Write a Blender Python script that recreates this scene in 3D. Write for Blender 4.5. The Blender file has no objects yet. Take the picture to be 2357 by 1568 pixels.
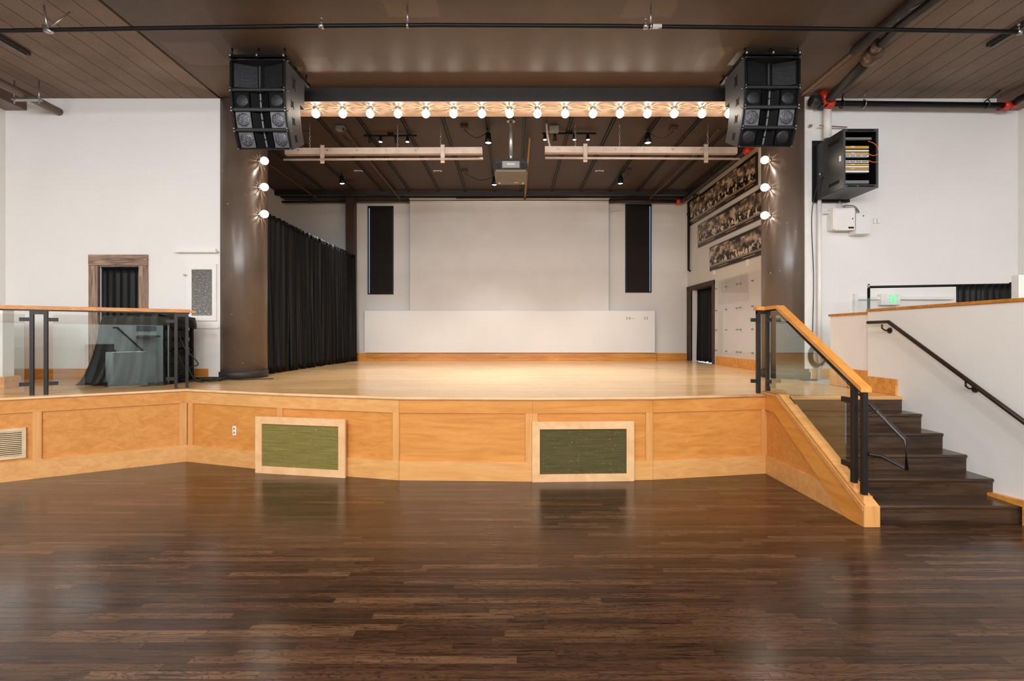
import bpy, math, random
from mathutils import Vector, Matrix, Euler
random.seed(7)
C = bpy.context.scene.collection
PI = math.pi
F = 1140.0; CX = 1178.0; HY = 772.0; CZ = 1.692      # focal length in px of a 2357 px wide frame, horizon, eye height
H = 0.972                                            # stage height
CEIL = 5.6
def PX(px, Y): return (px - CX) * Y / F
def PZ(py, Y): return CZ + (HY - py) * Y / F
def P(px, py, Y): return (PX(px, Y), Y, PZ(py, Y))

# ------------------------------------------------------------------ mesh builder
class MB:
    def __init__(s): s.v = []; s.f = []; s.sm = []
    def add(s, vs, fs, smooth=False):
        n = len(s.v); s.v += [tuple(v) for v in vs]
        s.f += [tuple(i + n for i in f) for f in fs]; s.sm += [smooth] * len(fs)
        return s
    def hexa(s, p):
        return s.add(p, [(0,3,2,1),(4,5,6,7),(0,1,5,4),(1,2,6,5),(2,3,7,6),(3,0,4,7)])
    def box(s, x0, x1, y0, y1, z0, z1):
        return s.hexa([(x0,y0,z0),(x1,y0,z0),(x1,y1,z0),(x0,y1,z0),(x0,y0,z1),(x1,y0,z1),(x1,y1,z1),(x0,y1,z1)])
    def bbox(s, x0, x1, y0, y1, z0, z1, b=.005):
        # box with chamfered edges
        b = min(b, abs(x1-x0)*.45, abs(y1-y0)*.45, abs(z1-z0)*.45)
        vs = []; idx = {}
        for i, x in enumerate((x0, x1)):
            for j, y in enumerate((y0, y1)):
                for k, z in enumerate((z0, z1)):
                    dx = b if i == 0 else -b; dy = b if j == 0 else -b; dz = b if k == 0 else -b
                    idx[i,j,k,'x'] = len(vs); vs.append((x, y+dy, z+dz))
                    idx[i,j,k,'y'] = len(vs); vs.append((x+dx, y, z+dz))
                    idx[i,j,k,'z'] = len(vs); vs.append((x+dx, y+dy, z))
        fs = []
        for i in (0,1):
            q = [idx[i,0,0,'x'], idx[i,1,0,'x'], idx[i,1,1,'x'], idx[i,0,1,'x']]; fs.append(q if i else q[::-1])
            q = [idx[0,i,0,'y'], idx[0,i,1,'y'], idx[1,i,1,'y'], idx[1,i,0,'y']]; fs.append(q if i else q[::-1])
            q = [idx[0,0,i,'z'], idx[1,0,i,'z'], idx[1,1,i,'z'], idx[0,1,i,'z']]; fs.append(q if i else q[::-1])
        for i in (0,1):
            for j in (0,1):
                for (a, b2, mk) in (('x','y',lambda k:(i,j,k)), ('x','z',lambda k:(i,k,j)), ('y','z',lambda k:(k,i,j))):
                    q = [idx[mk(0)+(a,)], idx[mk(0)+(b2,)], idx[mk(1)+(b2,)], idx[mk(1)+(a,)]]; fs.append(q)
        for i in (0,1):
            for j in (0,1):
                for k in (0,1): fs.append([idx[i,j,k,'x'], idx[i,j,k,'y'], idx[i,j,k,'z']])
        c = Vector(((x0+x1)/2, (y0+y1)/2, (z0+z1)/2)); out = []
        for f in fs:
            p = [Vector(vs[t]) for t in f]; nrm = (p[1]-p[0]).cross(p[2]-p[0])
            m = sum(p, Vector())/len(p) - c
            out.append(tuple(f) if nrm.dot(m) > 0 else tuple(f[::-1]))
        return s.add(vs, out)
    def prism(s, pts, z0, z1):
        n = len(pts)
        vs = [(x,y,z0) for x,y in pts] + [(x,y,z1) for x,y in pts]
        a = sum(pts[i][0]*pts[(i+1)%n][1]-pts[(i+1)%n][0]*pts[i][1] for i in range(n))
        fs = [tuple(range(n))[::-1], tuple(range(n, 2*n))] + [(i,(i+1)%n,(i+1)%n+n,i+n) for i in range(n)]
        if a < 0: fs = [f[::-1] for f in fs]
        return s.add(vs, fs)
    def prismx(s, pts, x0, x1):          # polygon in (y,z)
        n = len(pts); vs = [(x0,y,z) for y,z in pts] + [(x1,y,z) for y,z in pts]
        a = sum(pts[i][0]*pts[(i+1)%n][1]-pts[(i+1)%n][0]*pts[i][1] for i in range(n))
        fs = [tuple(range(n))[::-1], tuple(range(n, 2*n))] + [(i,(i+1)%n,(i+1)%n+n,i+n) for i in range(n)]
        if a < 0: fs = [f[::-1] for f in fs]
        return s.add(vs, fs)
    def prismy(s, pts, y0, y1):          # polygon in (x,z)
        n = len(pts); vs = [(x,y0,z) for x,z in pts] + [(x,y1,z) for x,z in pts]
        a = sum(pts[i][0]*pts[(i+1)%n][1]-pts[(i+1)%n][0]*pts[i][1] for i in range(n))
        fs = [tuple(range(n)), tuple(range(n, 2*n))[::-1]] + [(i,i+n,(i+1)%n+n,(i+1)%n) for i in range(n)]
        if a < 0: fs = [f[::-1] for f in fs]
        return s.add(vs, fs)
    def seg(s, p, q, o0, o1, z0, z1, a=0., b=1., ax=0., bx=0.):
        # box along the plan segment p-q from fraction a to b, offset o0..o1 towards the audience side
        p = Vector(p[:2]); q = Vector(q[:2]); u = (q-p); L = u.length; u /= L; n = Vector((u.y, -u.x))
        A = p + u*(a*L+ax); B = p + u*(b*L+bx)
        c = [A+n*o0, B+n*o0, B+n*o1, A+n*o1]
        return s.prism([(t.x, t.y) for t in c], z0, z1)
    def tube(s, pts, r, n=10, closed=False, cap=True):
        pts = [Vector(p) for p in pts]; m = len(pts); rs = r if isinstance(r, (list, tuple)) else [r]*m
        base = len(s.v); vs = []; up = None
        for i, p in enumerate(pts):
            if closed: d = pts[(i+1)%m]-pts[i-1]
            else:
                d = (pts[min(i+1,m-1)]-pts[max(i-1,0)])
            d = d.normalized() if d.length > 1e-9 else Vector((0,0,1))
            if up is None:
                up = Vector((0,0,1)) if abs(d.z) < .9 else Vector((1,0,0))
            side = d.cross(up).normalized(); up = side.cross(d).normalized()
            k = 1.
            if 0 < i < m-1:
                a = (pts[i]-pts[i-1]).normalized(); b = (pts[i+1]-pts[i]).normalized()
                k = 1/max(.5, math.cos(a.angle(b, 0)/2))
            for j in range(n):
                t = 2*PI*j/n; vs.append(p + (side*math.cos(t) + up*math.sin(t))*rs[i]*(k if m < 6 else 1))
        fs = []
        for i in range(m if closed else m-1):
            for j in range(n):
                a = i*n+j; b = i*n+(j+1)%n; c = ((i+1)%m)*n+(j+1)%n; d = ((i+1)%m)*n+j
                fs.append((a, b, c, d))
        s.add(vs, fs, True)
        if cap and not closed:
            s.f.append(tuple(base+j for j in range(n))[::-1]); s.sm.append(False)
            s.f.append(tuple(base+(m-1)*n+j for j in range(n))); s.sm.append(False)
        return s
    def lathe(s, prof, o=(0,0,0), axis='z', n=24, smooth=True, cap=True):
        # prof: (radius, height) list
        o = Vector(o); vs = []
        for r, h in prof:
            for j in range(n):
                t = 2*PI*j/n; a = r*math.cos(t); b = r*math.sin(t)
                vs.append(o + Vector({'z':(a,b,h), 'y':(b,h,a), '-y':(a,-h,b), 'x':(h,a,b)}[axis]))
        m = len(prof); fs = []
        for i in range(m-1):
            for j in range(n): fs.append((i*n+j, i*n+(j+1)%n, (i+1)*n+(j+1)%n, (i+1)*n+j))
        base = len(s.v); s.add(vs, fs, smooth)
        if cap:
            if prof[0][0] > 1e-4: s.f.append(tuple(base+j for j in range(n))[::-1]); s.sm.append(False)
            if prof[-1][0] > 1e-4: s.f.append(tuple(base+(m-1)*n+j for j in range(n))); s.sm.append(False)
        return s
    def xf(s, M, start=0):
        s.v[start:] = [tuple(M @ Vector(v)) for v in s.v[start:]]; return s
    def build(s, name, m, parent=None, origin=None):
        off = Vector((0,0,0))
        if parent is not None:
            p = parent
            while p is not None: off += p.location; p = p.parent
            loc = Vector((0,0,0))
        else:
            if origin is None:
                xs = [v[0] for v in s.v]; ys = [v[1] for v in s.v]; zs = [v[2] for v in s.v]
                origin = ((min(xs)+max(xs))/2, (min(ys)+max(ys))/2, min(zs))
            off = Vector(origin); loc = Vector(origin)
        me = bpy.data.meshes.new(name)
        me.from_pydata([tuple(Vector(v)-off) for v in s.v], [], s.f)
        me.polygons.foreach_set('use_smooth', s.sm); me.materials.append(m); me.update()
        o = bpy.data.objects.new(name, me); o.location = loc; C.objects.link(o)
        if parent is not None: o.parent = parent
        return o

def tag(o, label=None, cat=None, group=None, kind=None):
    if label: o['label'] = label
    if cat: o['category'] = cat
    if group: o['group'] = group
    if kind: o['kind'] = kind
    return o
def thing(name, label, cat, loc=(0,0,0), group=None, kind=None):
    o = bpy.data.objects.new(name, None); o.empty_display_size = .1; o.location = loc; C.objects.link(o)
    return tag(o, label, cat, group, kind)
def dup(o, parent=None):
    c = o.copy(); C.objects.link(c)
    if parent is not None: c.parent = parent
    for ch in list(o.children): dup(ch, c)
    return c
def smoothsolid(o, t):
    m = o.modifiers.new('thickness', 'SOLIDIFY'); m.thickness = t; m.offset = 0; return o

# ------------------------------------------------------------------ materials
class NT:
    def __init__(s, name):
        s.m = bpy.data.materials.new(name); s.m.use_nodes = True; s.t = s.m.node_tree
        s.t.nodes.clear(); s.out = s.t.nodes.new('ShaderNodeOutputMaterial')
        s.b = s.t.nodes.new('ShaderNodeBsdfPrincipled'); s.t.links.new(s.b.outputs[0], s.out.inputs[0])
    def n(s, typ, **kw):
        nd = s.t.nodes.new(typ)
        for k, v in kw.items(): setattr(nd, k, v)
        return nd
    def link(s, a, b): s.t.links.new(a, b)
    def put(s, sock, v):
        if hasattr(v, 'is_linked') or hasattr(v, 'links'): s.link(v, sock)
        else: sock.default_value = v
    def math(s, op, a, b=None, c=None, clamp=False):
        nd = s.n('ShaderNodeMath', operation=op); nd.use_clamp = clamp
        s.put(nd.inputs[0], a)
        if b is not None: s.put(nd.inputs[1], b)
        if c is not None: s.put(nd.inputs[2], c)
        return nd.outputs[0]
    def xyz(s, obj=False):
        if obj: src = s.n('ShaderNodeTexCoord').outputs['Object']
        else: src = s.n('ShaderNodeNewGeometry').outputs['Position']
        sp = s.n('ShaderNodeSeparateXYZ'); s.link(src, sp.inputs[0]); return sp.outputs
    def comb(s, x, y, z):
        c = s.n('ShaderNodeCombineXYZ')
        for i, v in enumerate((x, y, z)): s.put(c.inputs[i], v)
        return c.outputs[0]
    def noise(s, vec, scale, detail=4., rough=.5, dist=0.):
        nd = s.n('ShaderNodeTexNoise'); s.link(vec, nd.inputs['Vector'])
        nd.inputs['Scale'].default_value = scale; nd.inputs['Detail'].default_value = detail
        nd.inputs['Roughness'].default_value = rough; nd.inputs['Distortion'].default_value = dist
        return nd.outputs[0]
    def white(s, vec):
        nd = s.n('ShaderNodeTexWhiteNoise', noise_dimensions='3D'); s.link(vec, nd.inputs['Vector']); return nd.outputs[0]
    def ramp(s, fac, stops, interp='LINEAR'):
        nd = s.n('ShaderNodeValToRGB'); nd.color_ramp.interpolation = interp
        while len(nd.color_ramp.elements) < len(stops): nd.color_ramp.elements.new(.5)
        for e, (p, c) in zip(nd.color_ramp.elements, stops): e.position = p; e.color = (*c, 1) if len(c) == 3 else c
        s.put(nd.inputs[0], fac); return nd.outputs[0]
    def mix(s, fac, a, b, blend='MIX'):
        nd = s.n('ShaderNodeMix', data_type='RGBA', blend_type=blend)
        s.put(nd.inputs[0], fac)
        for i, v in ((6, a), (7, b)):
            if isinstance(v, tuple): nd.inputs[i].default_value = (*v, 1) if len(v) == 3 else v
            else: s.link(v, nd.inputs[i])
        return nd.outputs[2]
    def set(s, color=None, rough=None, metal=None, spec=None, bump=None, bstr=.2, bdist=.01, coat=None):
        b = s.b
        if color is not None:
            if isinstance(color, tuple): b.inputs['Base Color'].default_value = (*color, 1)
            else: s.link(color, b.inputs['Base Color'])
        if rough is not None: s.put(b.inputs['Roughness'], rough)
        if metal is not None: b.inputs['Metallic'].default_value = metal
        if spec is not None: b.inputs['Specular IOR Level'].default_value = spec
        if coat is not None: b.inputs['Coat Weight'].default_value = coat; b.inputs['Coat Roughness'].default_value = .08
        if bump is not None:
            bp = s.n('ShaderNodeBump'); bp.inputs['Strength'].default_value = bstr; bp.inputs['Distance'].default_value = bdist
            s.link(bump, bp.inputs['Height']); s.link(bp.outputs[0], b.inputs['Normal'])
        return s.m

def lin(r, g, b):
    f = lambda c: (c/255/12.92) if c/255 <= .04045 else ((c/255+.055)/1.055)**2.4
    return (f(r), f(g), f(b))
def simple(name, col, rough=.5, metal=0., spec=.5, var=.12, scale=8., bstr=.05):
    t = NT(name); p = t.n('ShaderNodeTexCoord').outputs['Object']
    nz = t.noise(p, scale, 4)
    c2 = tuple(max(0, c*(1-var)) for c in col); c1 = tuple(min(1, c*(1+var)) for c in col)
    return t.set(t.ramp(nz, [(.3, c2), (.7, c1)]), rough, metal, spec, bump=t.noise(p, scale*12, 3), bstr=bstr, bdist=.003)
def emis(name, col, s):
    t = NT(name); e = t.n('ShaderNodeEmission'); e.inputs[0].default_value = (*col, 1); e.inputs[1].default_value = s
    t.link(e.outputs[0], t.out.inputs[0]); return t.m

def planks(name, w, L, cols, gap, rough, grain_dark, seed=0., coat=0., gs=1., fig=.5, spec=.5):
    t = NT(name); x, y, z = t.xyz()
    r = t.math('DIVIDE', y, w); row = t.math('FLOOR', r); fy = t.math('FRACT', r)
    sh = t.math('MULTIPLY', t.white(t.comb(row, seed, 3.)), L*7)
    xx = t.math('DIVIDE', t.math('ADD', x, sh), L); col = t.math('FLOOR', xx); fx = t.math('FRACT', xx)
    rnd = t.white(t.comb(row, col, seed+1.)); rnd2 = t.white(t.comb(row, col, seed+5.))
    base = t.ramp(rnd, cols)
    off = t.math('MULTIPLY', rnd2, 37.)
    g1 = t.noise(t.comb(t.math('ADD', t.math('MULTIPLY', x, 3.2*gs), off), t.math('MULTIPLY', y, 48*gs), off), 1., 5, .65, .8)
    g2 = t.noise(t.comb(t.math('ADD', t.math('MULTIPLY', x, 1.6*gs), off), t.math('MULTIPLY', y, 9*gs), off), 1.3, 3, .5, 1.5)
    rings = t.math('FRACT', t.math('MULTIPLY', g2, 9.))
    ringm = t.math('MULTIPLY', t.ramp(rings, [(.0, (1,1,1)), (.18, (0,0,0)), (.85, (0,0,0)), (1., (1,1,1))]), fig)
    c = t.mix(t.ramp(g1, [(.32, (.95,.95,.95)), (.43, (.4,.4,.4)), (.58, (0,0,0))]), base, grain_dark)
    c = t.mix(ringm, c, grain_dark)
    e = t.math('MINIMUM', t.math('MINIMUM', fy, t.math('SUBTRACT', 1., fy)), t.math('MULTIPLY', t.math('MINIMUM', fx, t.math('SUBTRACT', 1., fx)), L/w))
    gm = t.ramp(e, [(0., (1,1,1)), (.035, (0,0,0))])
    c = t.mix(t.math('MULTIPLY', gm, gap), c, tuple(v*.35 for v in grain_dark))
    big = t.noise(t.comb(x, y, z), 1.1, 3)
    ro = t.math('ADD', rough, t.math('MULTIPLY', t.math('SUBTRACT', big, .5), .16))
    ro = t.math('ADD', ro, t.math('MULTIPLY', g1, .05))
    wave = t.noise(t.comb(t.math('MULTIPLY', x, .5), t.math('MULTIPLY', y, 12.), 0.), 1.2, 2)
    hgt = t.math('ADD', t.math('MULTIPLY', g1, .25), t.math('SUBTRACT', t.math('MULTIPLY', wave, .8), gm))
    return t.set(c, ro, spec=spec, bump=hgt, bstr=.25, bdist=.0022, coat=coat)

def wood(name, light, dark, axis='x', rough=.4, scale=1., fig=.35):
    t = NT(name); x, y, z = t.xyz()
    s = {'x': (1.2, 14, 14), 'z': (14, 14, 1.2), 'y': (14, 1.2, 14), 'd': (5, 5, 5)}[axis]
    v = t.comb(t.math('MULTIPLY', x, s[0]*scale), t.math('MULTIPLY', y, s[1]*scale), t.math('MULTIPLY', z, s[2]*scale))
    g = t.noise(v, 1., 5, .55, 1.0)
    v2 = t.comb(t.math('MULTIPLY', x, s[0]*.6*scale), t.math('MULTIPLY', y, s[1]*.25*scale), t.math('MULTIPLY', z, s[2]*.25*scale))
    g2 = t.noise(v2, 1.3, 3, .5, 1.5); rings = t.math('FRACT', t.math('MULTIPLY', g2, 7.))
    rm = t.math('MULTIPLY', t.ramp(rings, [(0., (1,1,1)), (.2, (0,0,0))]), fig)
    c = t.ramp(g, [(.3, dark), (.65, light)]); c = t.mix(rm, c, tuple(v*.75 for v in dark))
    return t.set(c, rough, spec=.4, bump=g, bstr=.06, bdist=.003)

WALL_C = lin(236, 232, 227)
def wallmat(name, col=WALL_C):
    t = NT(name); p = t.n('ShaderNodeNewGeometry').outputs['Position']
    a = t.noise(p, .6, 4, .6); b = t.noise(p, 40., 3)
    c = t.ramp(a, [(.3, tuple(v*.94 for v in col)), (.7, col)])
    d = t.noise(p, 9., 2)
    return t.set(c, .65, spec=.3, bump=t.math('ADD', t.math('MULTIPLY', b, .3), d), bstr=.12, bdist=.006)
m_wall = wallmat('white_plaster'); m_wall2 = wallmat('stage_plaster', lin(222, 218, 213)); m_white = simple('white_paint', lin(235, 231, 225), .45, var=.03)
m_board = wallmat('white_board', lin(232, 229, 225))
m_screen = simple('screen_fabric', lin(214, 211, 208), .8, var=.03, scale=2)
m_floor = planks('dark_oak_floor', .058, .85, [(0, lin(58,36,22)), (.4, lin(72,47,31)), (.8, lin(84,57,38)), (1, lin(104,73,50))], .35, .19, lin(22,13,8), 0., 0., 1., .7, .36)
m_deck = planks('maple_floor', .057, 1.5, [(0, lin(228,182,124)), (.4, lin(236,194,140)), (.75, lin(243,208,158)), (1, lin(228,178,116))], .25, .15, lin(214,160,100), 4., 0., 1., .1)
m_maple = wood('maple_panel', lin(210,144,74), lin(192,124,56), 'x', .3, fig=.2)
m_maple_l = wood('maple_light', lin(216,162,100), lin(202,142,80), 'x', .3, fig=.12)
m_frame = wood('pale_maple_frame', lin(226,184,138), lin(212,164,114), 'd', .35, fig=.1)
m_maple_z = wood('maple_upright', lin(214,156,94), lin(200,138,76), 'z', .32, fig=.15)
m_maple_y = wood('maple_rail', lin(222,154,76), lin(206,132,54), 'y', .3, fig=.2)
m_cap = wood('wood_cap', lin(206,136,48), lin(172,100,28), 'x', .35)
m_base = wood('wood_baseboard', lin(226,160,76), lin(196,122,44), 'x', .35, fig=.15)
m_tread = wood('dark_oak_treads', lin(78,58,44), lin(40,29,21), 'x', .24, 1., .5)
m_rustic = wood('weathered_timber', lin(176,148,128), lin(98,72,58), 'x', .75, 2., .45)
m_rustic_v = wood('weathered_upright', lin(180,152,132), lin(92,68,54), 'z', .75, 2., .5)
m_rustic_d = wood('dark_timber', lin(92,70,54), lin(40,28,20), 'z', .7, 2., .4)
m_black = simple('black_metal', lin(17,16,16), .45, .4, .35)
m_blackm = simple('black_plastic', lin(15,15,16), .5, spec=.3)
m_post = simple('dark_bronze_post', lin(40,36,34), .4, .4, .35)
m_hand = simple('brushed_dark_steel', lin(62,56,53), .3, .75)
m_handd = simple('dark_handrail', lin(52,40,34), .35, .5)
m_chrome = simple('galvanised_steel', lin(170,168,165), .28, .9)
m_cable = simple('black_cable', lin(16,15,15), .5)
m_orange = simple('orange_cable', lin(225,110,40), .5)
m_red = simple('red_coupling', lin(205,52,24), .35)
m_brown = simple('brown_paint', lin(112,92,78), .42, var=.08, scale=3, bstr=.15)
m_browngap = simple('dark_gap', lin(24,20,17), .8)
m_bdark = simple('black_beam_paint', lin(38,34,31), .55)
m_fascia = simple('tan_fascia_paint', lin(184,156,134), .45, var=.05)
m_rail_t = simple('taupe_metal', lin(186,166,152), .4, .2)
m_gray = simple('grey_device', lin(120,120,122), .4)
m_yellow = simple('yellow_strip', lin(214,168,70), .5)
m_ply = wood('plywood_edge', lin(170,130,90), lin(120,84,54), 'x', .6)
m_concrete = simple('galv_pole', lin(190,184,178), .3, .7)

def ceilmat(name, planked):
    t = NT(name); x, y, z = t.xyz(); p = t.comb(x, y, z)
    a = t.noise(p, 1.2, 4, .6); c = t.ramp(a, [(.3, lin(118,102,90) if planked else lin(82,67,56)), (.7, lin(140,122,109) if planked else lin(95,79,67))])
    if planked:
        f = t.math('FRACT', t.math('DIVIDE', t.math('ADD', x, .02), .30)); e = t.math('MINIMUM', f, t.math('SUBTRACT', 1., f))
        gm = t.ramp(e, [(.012, (1,1,1)), (.03, (0,0,0))]); c = t.mix(t.math('MULTIPLY', gm, .85), c, lin(34,26,21))
        sp = t.noise(p, 60., 2, .5); sm = t.ramp(sp, [(.34, (1,1,1)), (.44, (0,0,0))]); c = t.mix(t.math('MULTIPLY', sm, .35), c, lin(60,48,40))
        return t.set(c, .75, spec=.3, bump=t.math('SUBTRACT', t.math('MULTIPLY', sp, .5), gm), bstr=.35, bdist=.006)
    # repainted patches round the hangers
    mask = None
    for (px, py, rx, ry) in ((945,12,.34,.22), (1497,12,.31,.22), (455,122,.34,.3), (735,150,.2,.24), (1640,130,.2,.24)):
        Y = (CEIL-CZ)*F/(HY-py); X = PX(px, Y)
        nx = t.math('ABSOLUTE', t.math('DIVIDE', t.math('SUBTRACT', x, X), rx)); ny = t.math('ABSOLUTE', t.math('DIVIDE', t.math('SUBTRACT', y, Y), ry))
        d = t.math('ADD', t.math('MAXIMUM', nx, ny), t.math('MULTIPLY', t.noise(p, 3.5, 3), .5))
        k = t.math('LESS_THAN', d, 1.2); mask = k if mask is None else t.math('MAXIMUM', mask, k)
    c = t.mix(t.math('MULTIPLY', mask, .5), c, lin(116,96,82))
    return t.set(c, .5, spec=.35, bump=t.noise(p, 30., 3), bstr=.08, bdist=.004)
m_ceil_p = ceilmat('acoustic_plank_ceiling', True); m_ceil = ceilmat('smooth_brown_ceiling', False)
m_ceil_s = simple('stage_ceiling_paint', lin(64,46,35), .55, var=.15, scale=1.5)
m_col = None
def colmat():
    t = NT('brown_column_paint'); p = t.n('ShaderNodeNewGeometry').outputs['Position']
    c = t.ramp(t.noise(p, 1.5, 4, .6), [(.3, lin(88,73,62)), (.7, lin(102,86,75))])
    ch = t.noise(p, 16., 2, .5); k = t.ramp(ch, [(.735, (0,0,0)), (.75, (1,1,1))]); c = t.mix(t.math('MULTIPLY', k, .5), c, lin(200,185,170))
    return t.set(c, .3, spec=.5, bump=t.noise(p, 7., 3), bstr=.1, bdist=.008)
m_col = colmat()

def fabric(name, col, sheen=.3, rough=.8):
    t = NT(name); x, y, z = t.xyz(True); v = t.comb(t.math('MULTIPLY', x, 200.), t.math('MULTIPLY', y, 200.), t.math('MULTIPLY', z, 200.))
    m = t.set(t.ramp(t.noise(v, 1., 2), [(.3, tuple(c*.7 for c in col)), (.7, tuple(c*1.2 for c in col))]), rough, spec=.22)
    t.b.inputs['Sheen Weight'].default_value = sheen; return m
m_velvet = fabric('black_velour', lin(11,10,10), .0, .5)
m_drape = fabric('black_drape_cloth', lin(15,15,17), .02, .45)
m_dcurt = fabric('charcoal_door_curtain', lin(15,17,20), .0, .6)

def greencloth(name, c1, c2):
    t = NT(name); x, y, z = t.xyz()
    st = t.noise(t.comb(t.math('MULTIPLY', x, 3.), t.math('MULTIPLY', y, 3.), t.math('MULTIPLY', z, 160.)), 1., 4, .6)
    w = t.noise(t.comb(t.math('MULTIPLY', x, 140.), t.math('MULTIPLY', y, 140.), t.math('MULTIPLY', z, 60.)), 1., 3)
    f = t.math('ADD', t.math('MULTIPLY', st, .8), t.math('MULTIPLY', w, .2))
    c = t.ramp(f, [(.35, c2), (.65, c1)])
    sp = t.noise(t.comb(x, y, z), 70., 1); c = t.mix(t.ramp(sp, [(.74, (0,0,0)), (.78, (1,1,1))]), c, lin(200,185,100))
    return t.set(c, .8, spec=.2, bump=f, bstr=.5, bdist=.003)
m_green = greencloth('olive_grille_cloth', lin(136,122,66), lin(98,88,42)); m_green2 = greencloth('dark_olive_grille_cloth', lin(92,83,50), lin(66,60,33))

def glassmat(name, tint, rtint, ior=1.5, frost=None):
    t = NT(name); t.t.nodes.remove(t.b)
    tr = t.n('ShaderNodeBsdfTransparent'); tr.inputs[0].default_value = (*tint, 1)
    gl = t.n('ShaderNodeBsdfGlossy'); gl.inputs['Roughness'].default_value = .0; gl.inputs[0].default_value = (*rtint, 1)
    fr = t.n('ShaderNodeFresnel'); fr.inputs[0].default_value = ior
    bf = t.n('ShaderNodeNewGeometry').outputs['Backfacing']; k = t.math('MULTIPLY', fr.outputs[0], t.math('SUBTRACT', 1., bf))
    mx = t.n('ShaderNodeMixShader'); t.link(k, mx.inputs[0]); t.link(tr.outputs[0], mx.inputs[1]); t.link(gl.outputs[0], mx.inputs[2])
    t.link(mx.outputs[0], t.out.inputs[0]); return t.m
m_glass = glassmat('railing_glass', (.97,.985,.98), (.74,.97,1.), 2.6)
m_acryl = glassmat('clear_acrylic', (.97,.97,.97), (1,1,1), 1.45)

def globemat():
    t = NT('lit_bulb_glass'); t.t.nodes.remove(t.b); p = t.n('ShaderNodeTexCoord').outputs['Object']
    tr = t.n('ShaderNodeBsdfTransparent'); e = t.n('ShaderNodeEmission'); e.inputs[0].default_value = (1,.93,.82,1); e.inputs[1].default_value = 2.6
    vo = t.n('ShaderNodeTexVoronoi'); vo.inputs['Scale'].default_value = 34.; t.link(p, vo.inputs['Vector'])
    k = t.ramp(vo.outputs['Distance'], [(.2, (.95,.95,.95)), (.6, (.45,.45,.45))])
    mx = t.n('ShaderNodeMixShader'); t.link(k, mx.inputs[0]); t.link(tr.outputs[0], mx.inputs[1]); t.link(e.outputs[0], mx.inputs[2])
    t.link(mx.outputs[0], t.out.inputs[0]); return t.m
m_globe = globemat(); m_lamp = emis('lit_spot_lens', (1,.96,.9), 14.); m_exit = emis('green_exit_letters', (.03,.85,.28), 1.15)
m_led = emis('green_led', (.1,1,.5), 1.5)

# ------------------------------------------------------------------ room shell
S = lambda o, label=None, cat=None: tag(o, label, cat, kind='structure')
REAR = -6.5; WX = 8.35; WF = 8.17; SB = 14.2; SL = -6.5; SR = 5.04; SH = 5.66
S(MB().box(-WX-.2, WX+.2, REAR-.2, SB+.2, -.1, 0).build('floor', m_floor), 'dark brown strip oak dance floor in front of the stage', 'floor')
MB_ = MB().box(-WX-.2, -4.83, REAR, WF+.2, CEIL, CEIL+.1).build('ceiling_left', m_ceil_p); S(MB_, 'brown speckled plank ceiling over the left side of the hall', 'ceiling')
S(MB().box(4.70, WX+.2, REAR, WF+.2, CEIL, CEIL+.1).build('ceiling_right', m_ceil_p), 'brown plank ceiling over the right side behind the ducts', 'ceiling')
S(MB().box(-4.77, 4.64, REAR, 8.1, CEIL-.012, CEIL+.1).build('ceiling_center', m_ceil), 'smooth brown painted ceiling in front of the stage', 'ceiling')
S(MB().box(-4.83, -4.77, REAR, WF+.2, CEIL+.06, CEIL+.1).box(4.64, 4.70, REAR, WF+.2, CEIL+.06, CEIL+.1).build('trim_1', m_browngap), 'dark gap between smooth and planked ceilings', 'ceiling gap')
S(MB().box(SL-.2, SR+.2, 8.1, SB+.2, SH, SH+.1).build('ceiling_stage', m_ceil_s), 'dark brown ceiling above the stage', 'ceiling')
# side walls, rear wall
S(MB().box(-WX-.2, -WX, REAR, WF, 0, CEIL).build('wall_left', m_wall), 'white side wall at the left edge', 'wall')
S(MB().box(WX, WX+.2, REAR, WF, 0, CEIL).build('wall_right', m_wall), 'white side wall at the right edge', 'wall')
rw = MB().box(-WX-.2, WX+.2, REAR-.2, REAR, 0, 3.3).box(-WX-.2, WX+.2, REAR-.2, REAR, 5.1, CEIL)
for a, b in ((-WX-.2, -6.6), (-3.4, -2.6), (.6, 1.4), (4.6, WX+.2)): rw.box(a, b, REAR-.2, REAR, 3.3, 5.1)
S(rw.build('wall_rear', m_brown), 'brown rear wall of the hall with three high windows', 'wall')
# front walls beside the stage opening
d0, d1, dt = PX(228, WF), PX(322, WF), PZ(613, WF)
S(MB().box(-WX-.2, d0, WF, WF+.2, 0, CEIL).box(d1, -4.66, WF, WF+.2, 0, CEIL).box(d0, d1, WF, WF+.2, dt, CEIL).box(d0, d1, WF, WF+.2, 0, H).build('wall_front_left', m_wall), 'white wall left of the stage with curtained doorway', 'wall')
S(MB().box(4.75, WX+.2, WF, WF+.2, 0, CEIL).build('wall_front_right', m_wall), 'white wall right of the stage behind the equipment rack', 'wall')
# stage house
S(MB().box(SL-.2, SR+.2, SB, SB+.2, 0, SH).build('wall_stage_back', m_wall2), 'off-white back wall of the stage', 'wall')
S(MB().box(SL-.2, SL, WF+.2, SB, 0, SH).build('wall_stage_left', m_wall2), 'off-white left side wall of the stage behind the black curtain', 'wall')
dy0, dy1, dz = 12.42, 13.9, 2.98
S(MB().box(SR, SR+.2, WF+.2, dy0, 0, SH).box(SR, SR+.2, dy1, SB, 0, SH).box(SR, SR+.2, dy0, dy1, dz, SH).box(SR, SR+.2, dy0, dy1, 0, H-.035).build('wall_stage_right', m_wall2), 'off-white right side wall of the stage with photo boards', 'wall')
S(MB().box(SR+.9, SR+1., dy0-.6, dy1+.8, 0, 3.6).build('wall_side_room', m_wall2), 'pale wall of the side room seen through the stage doorway', 'wall')
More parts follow.
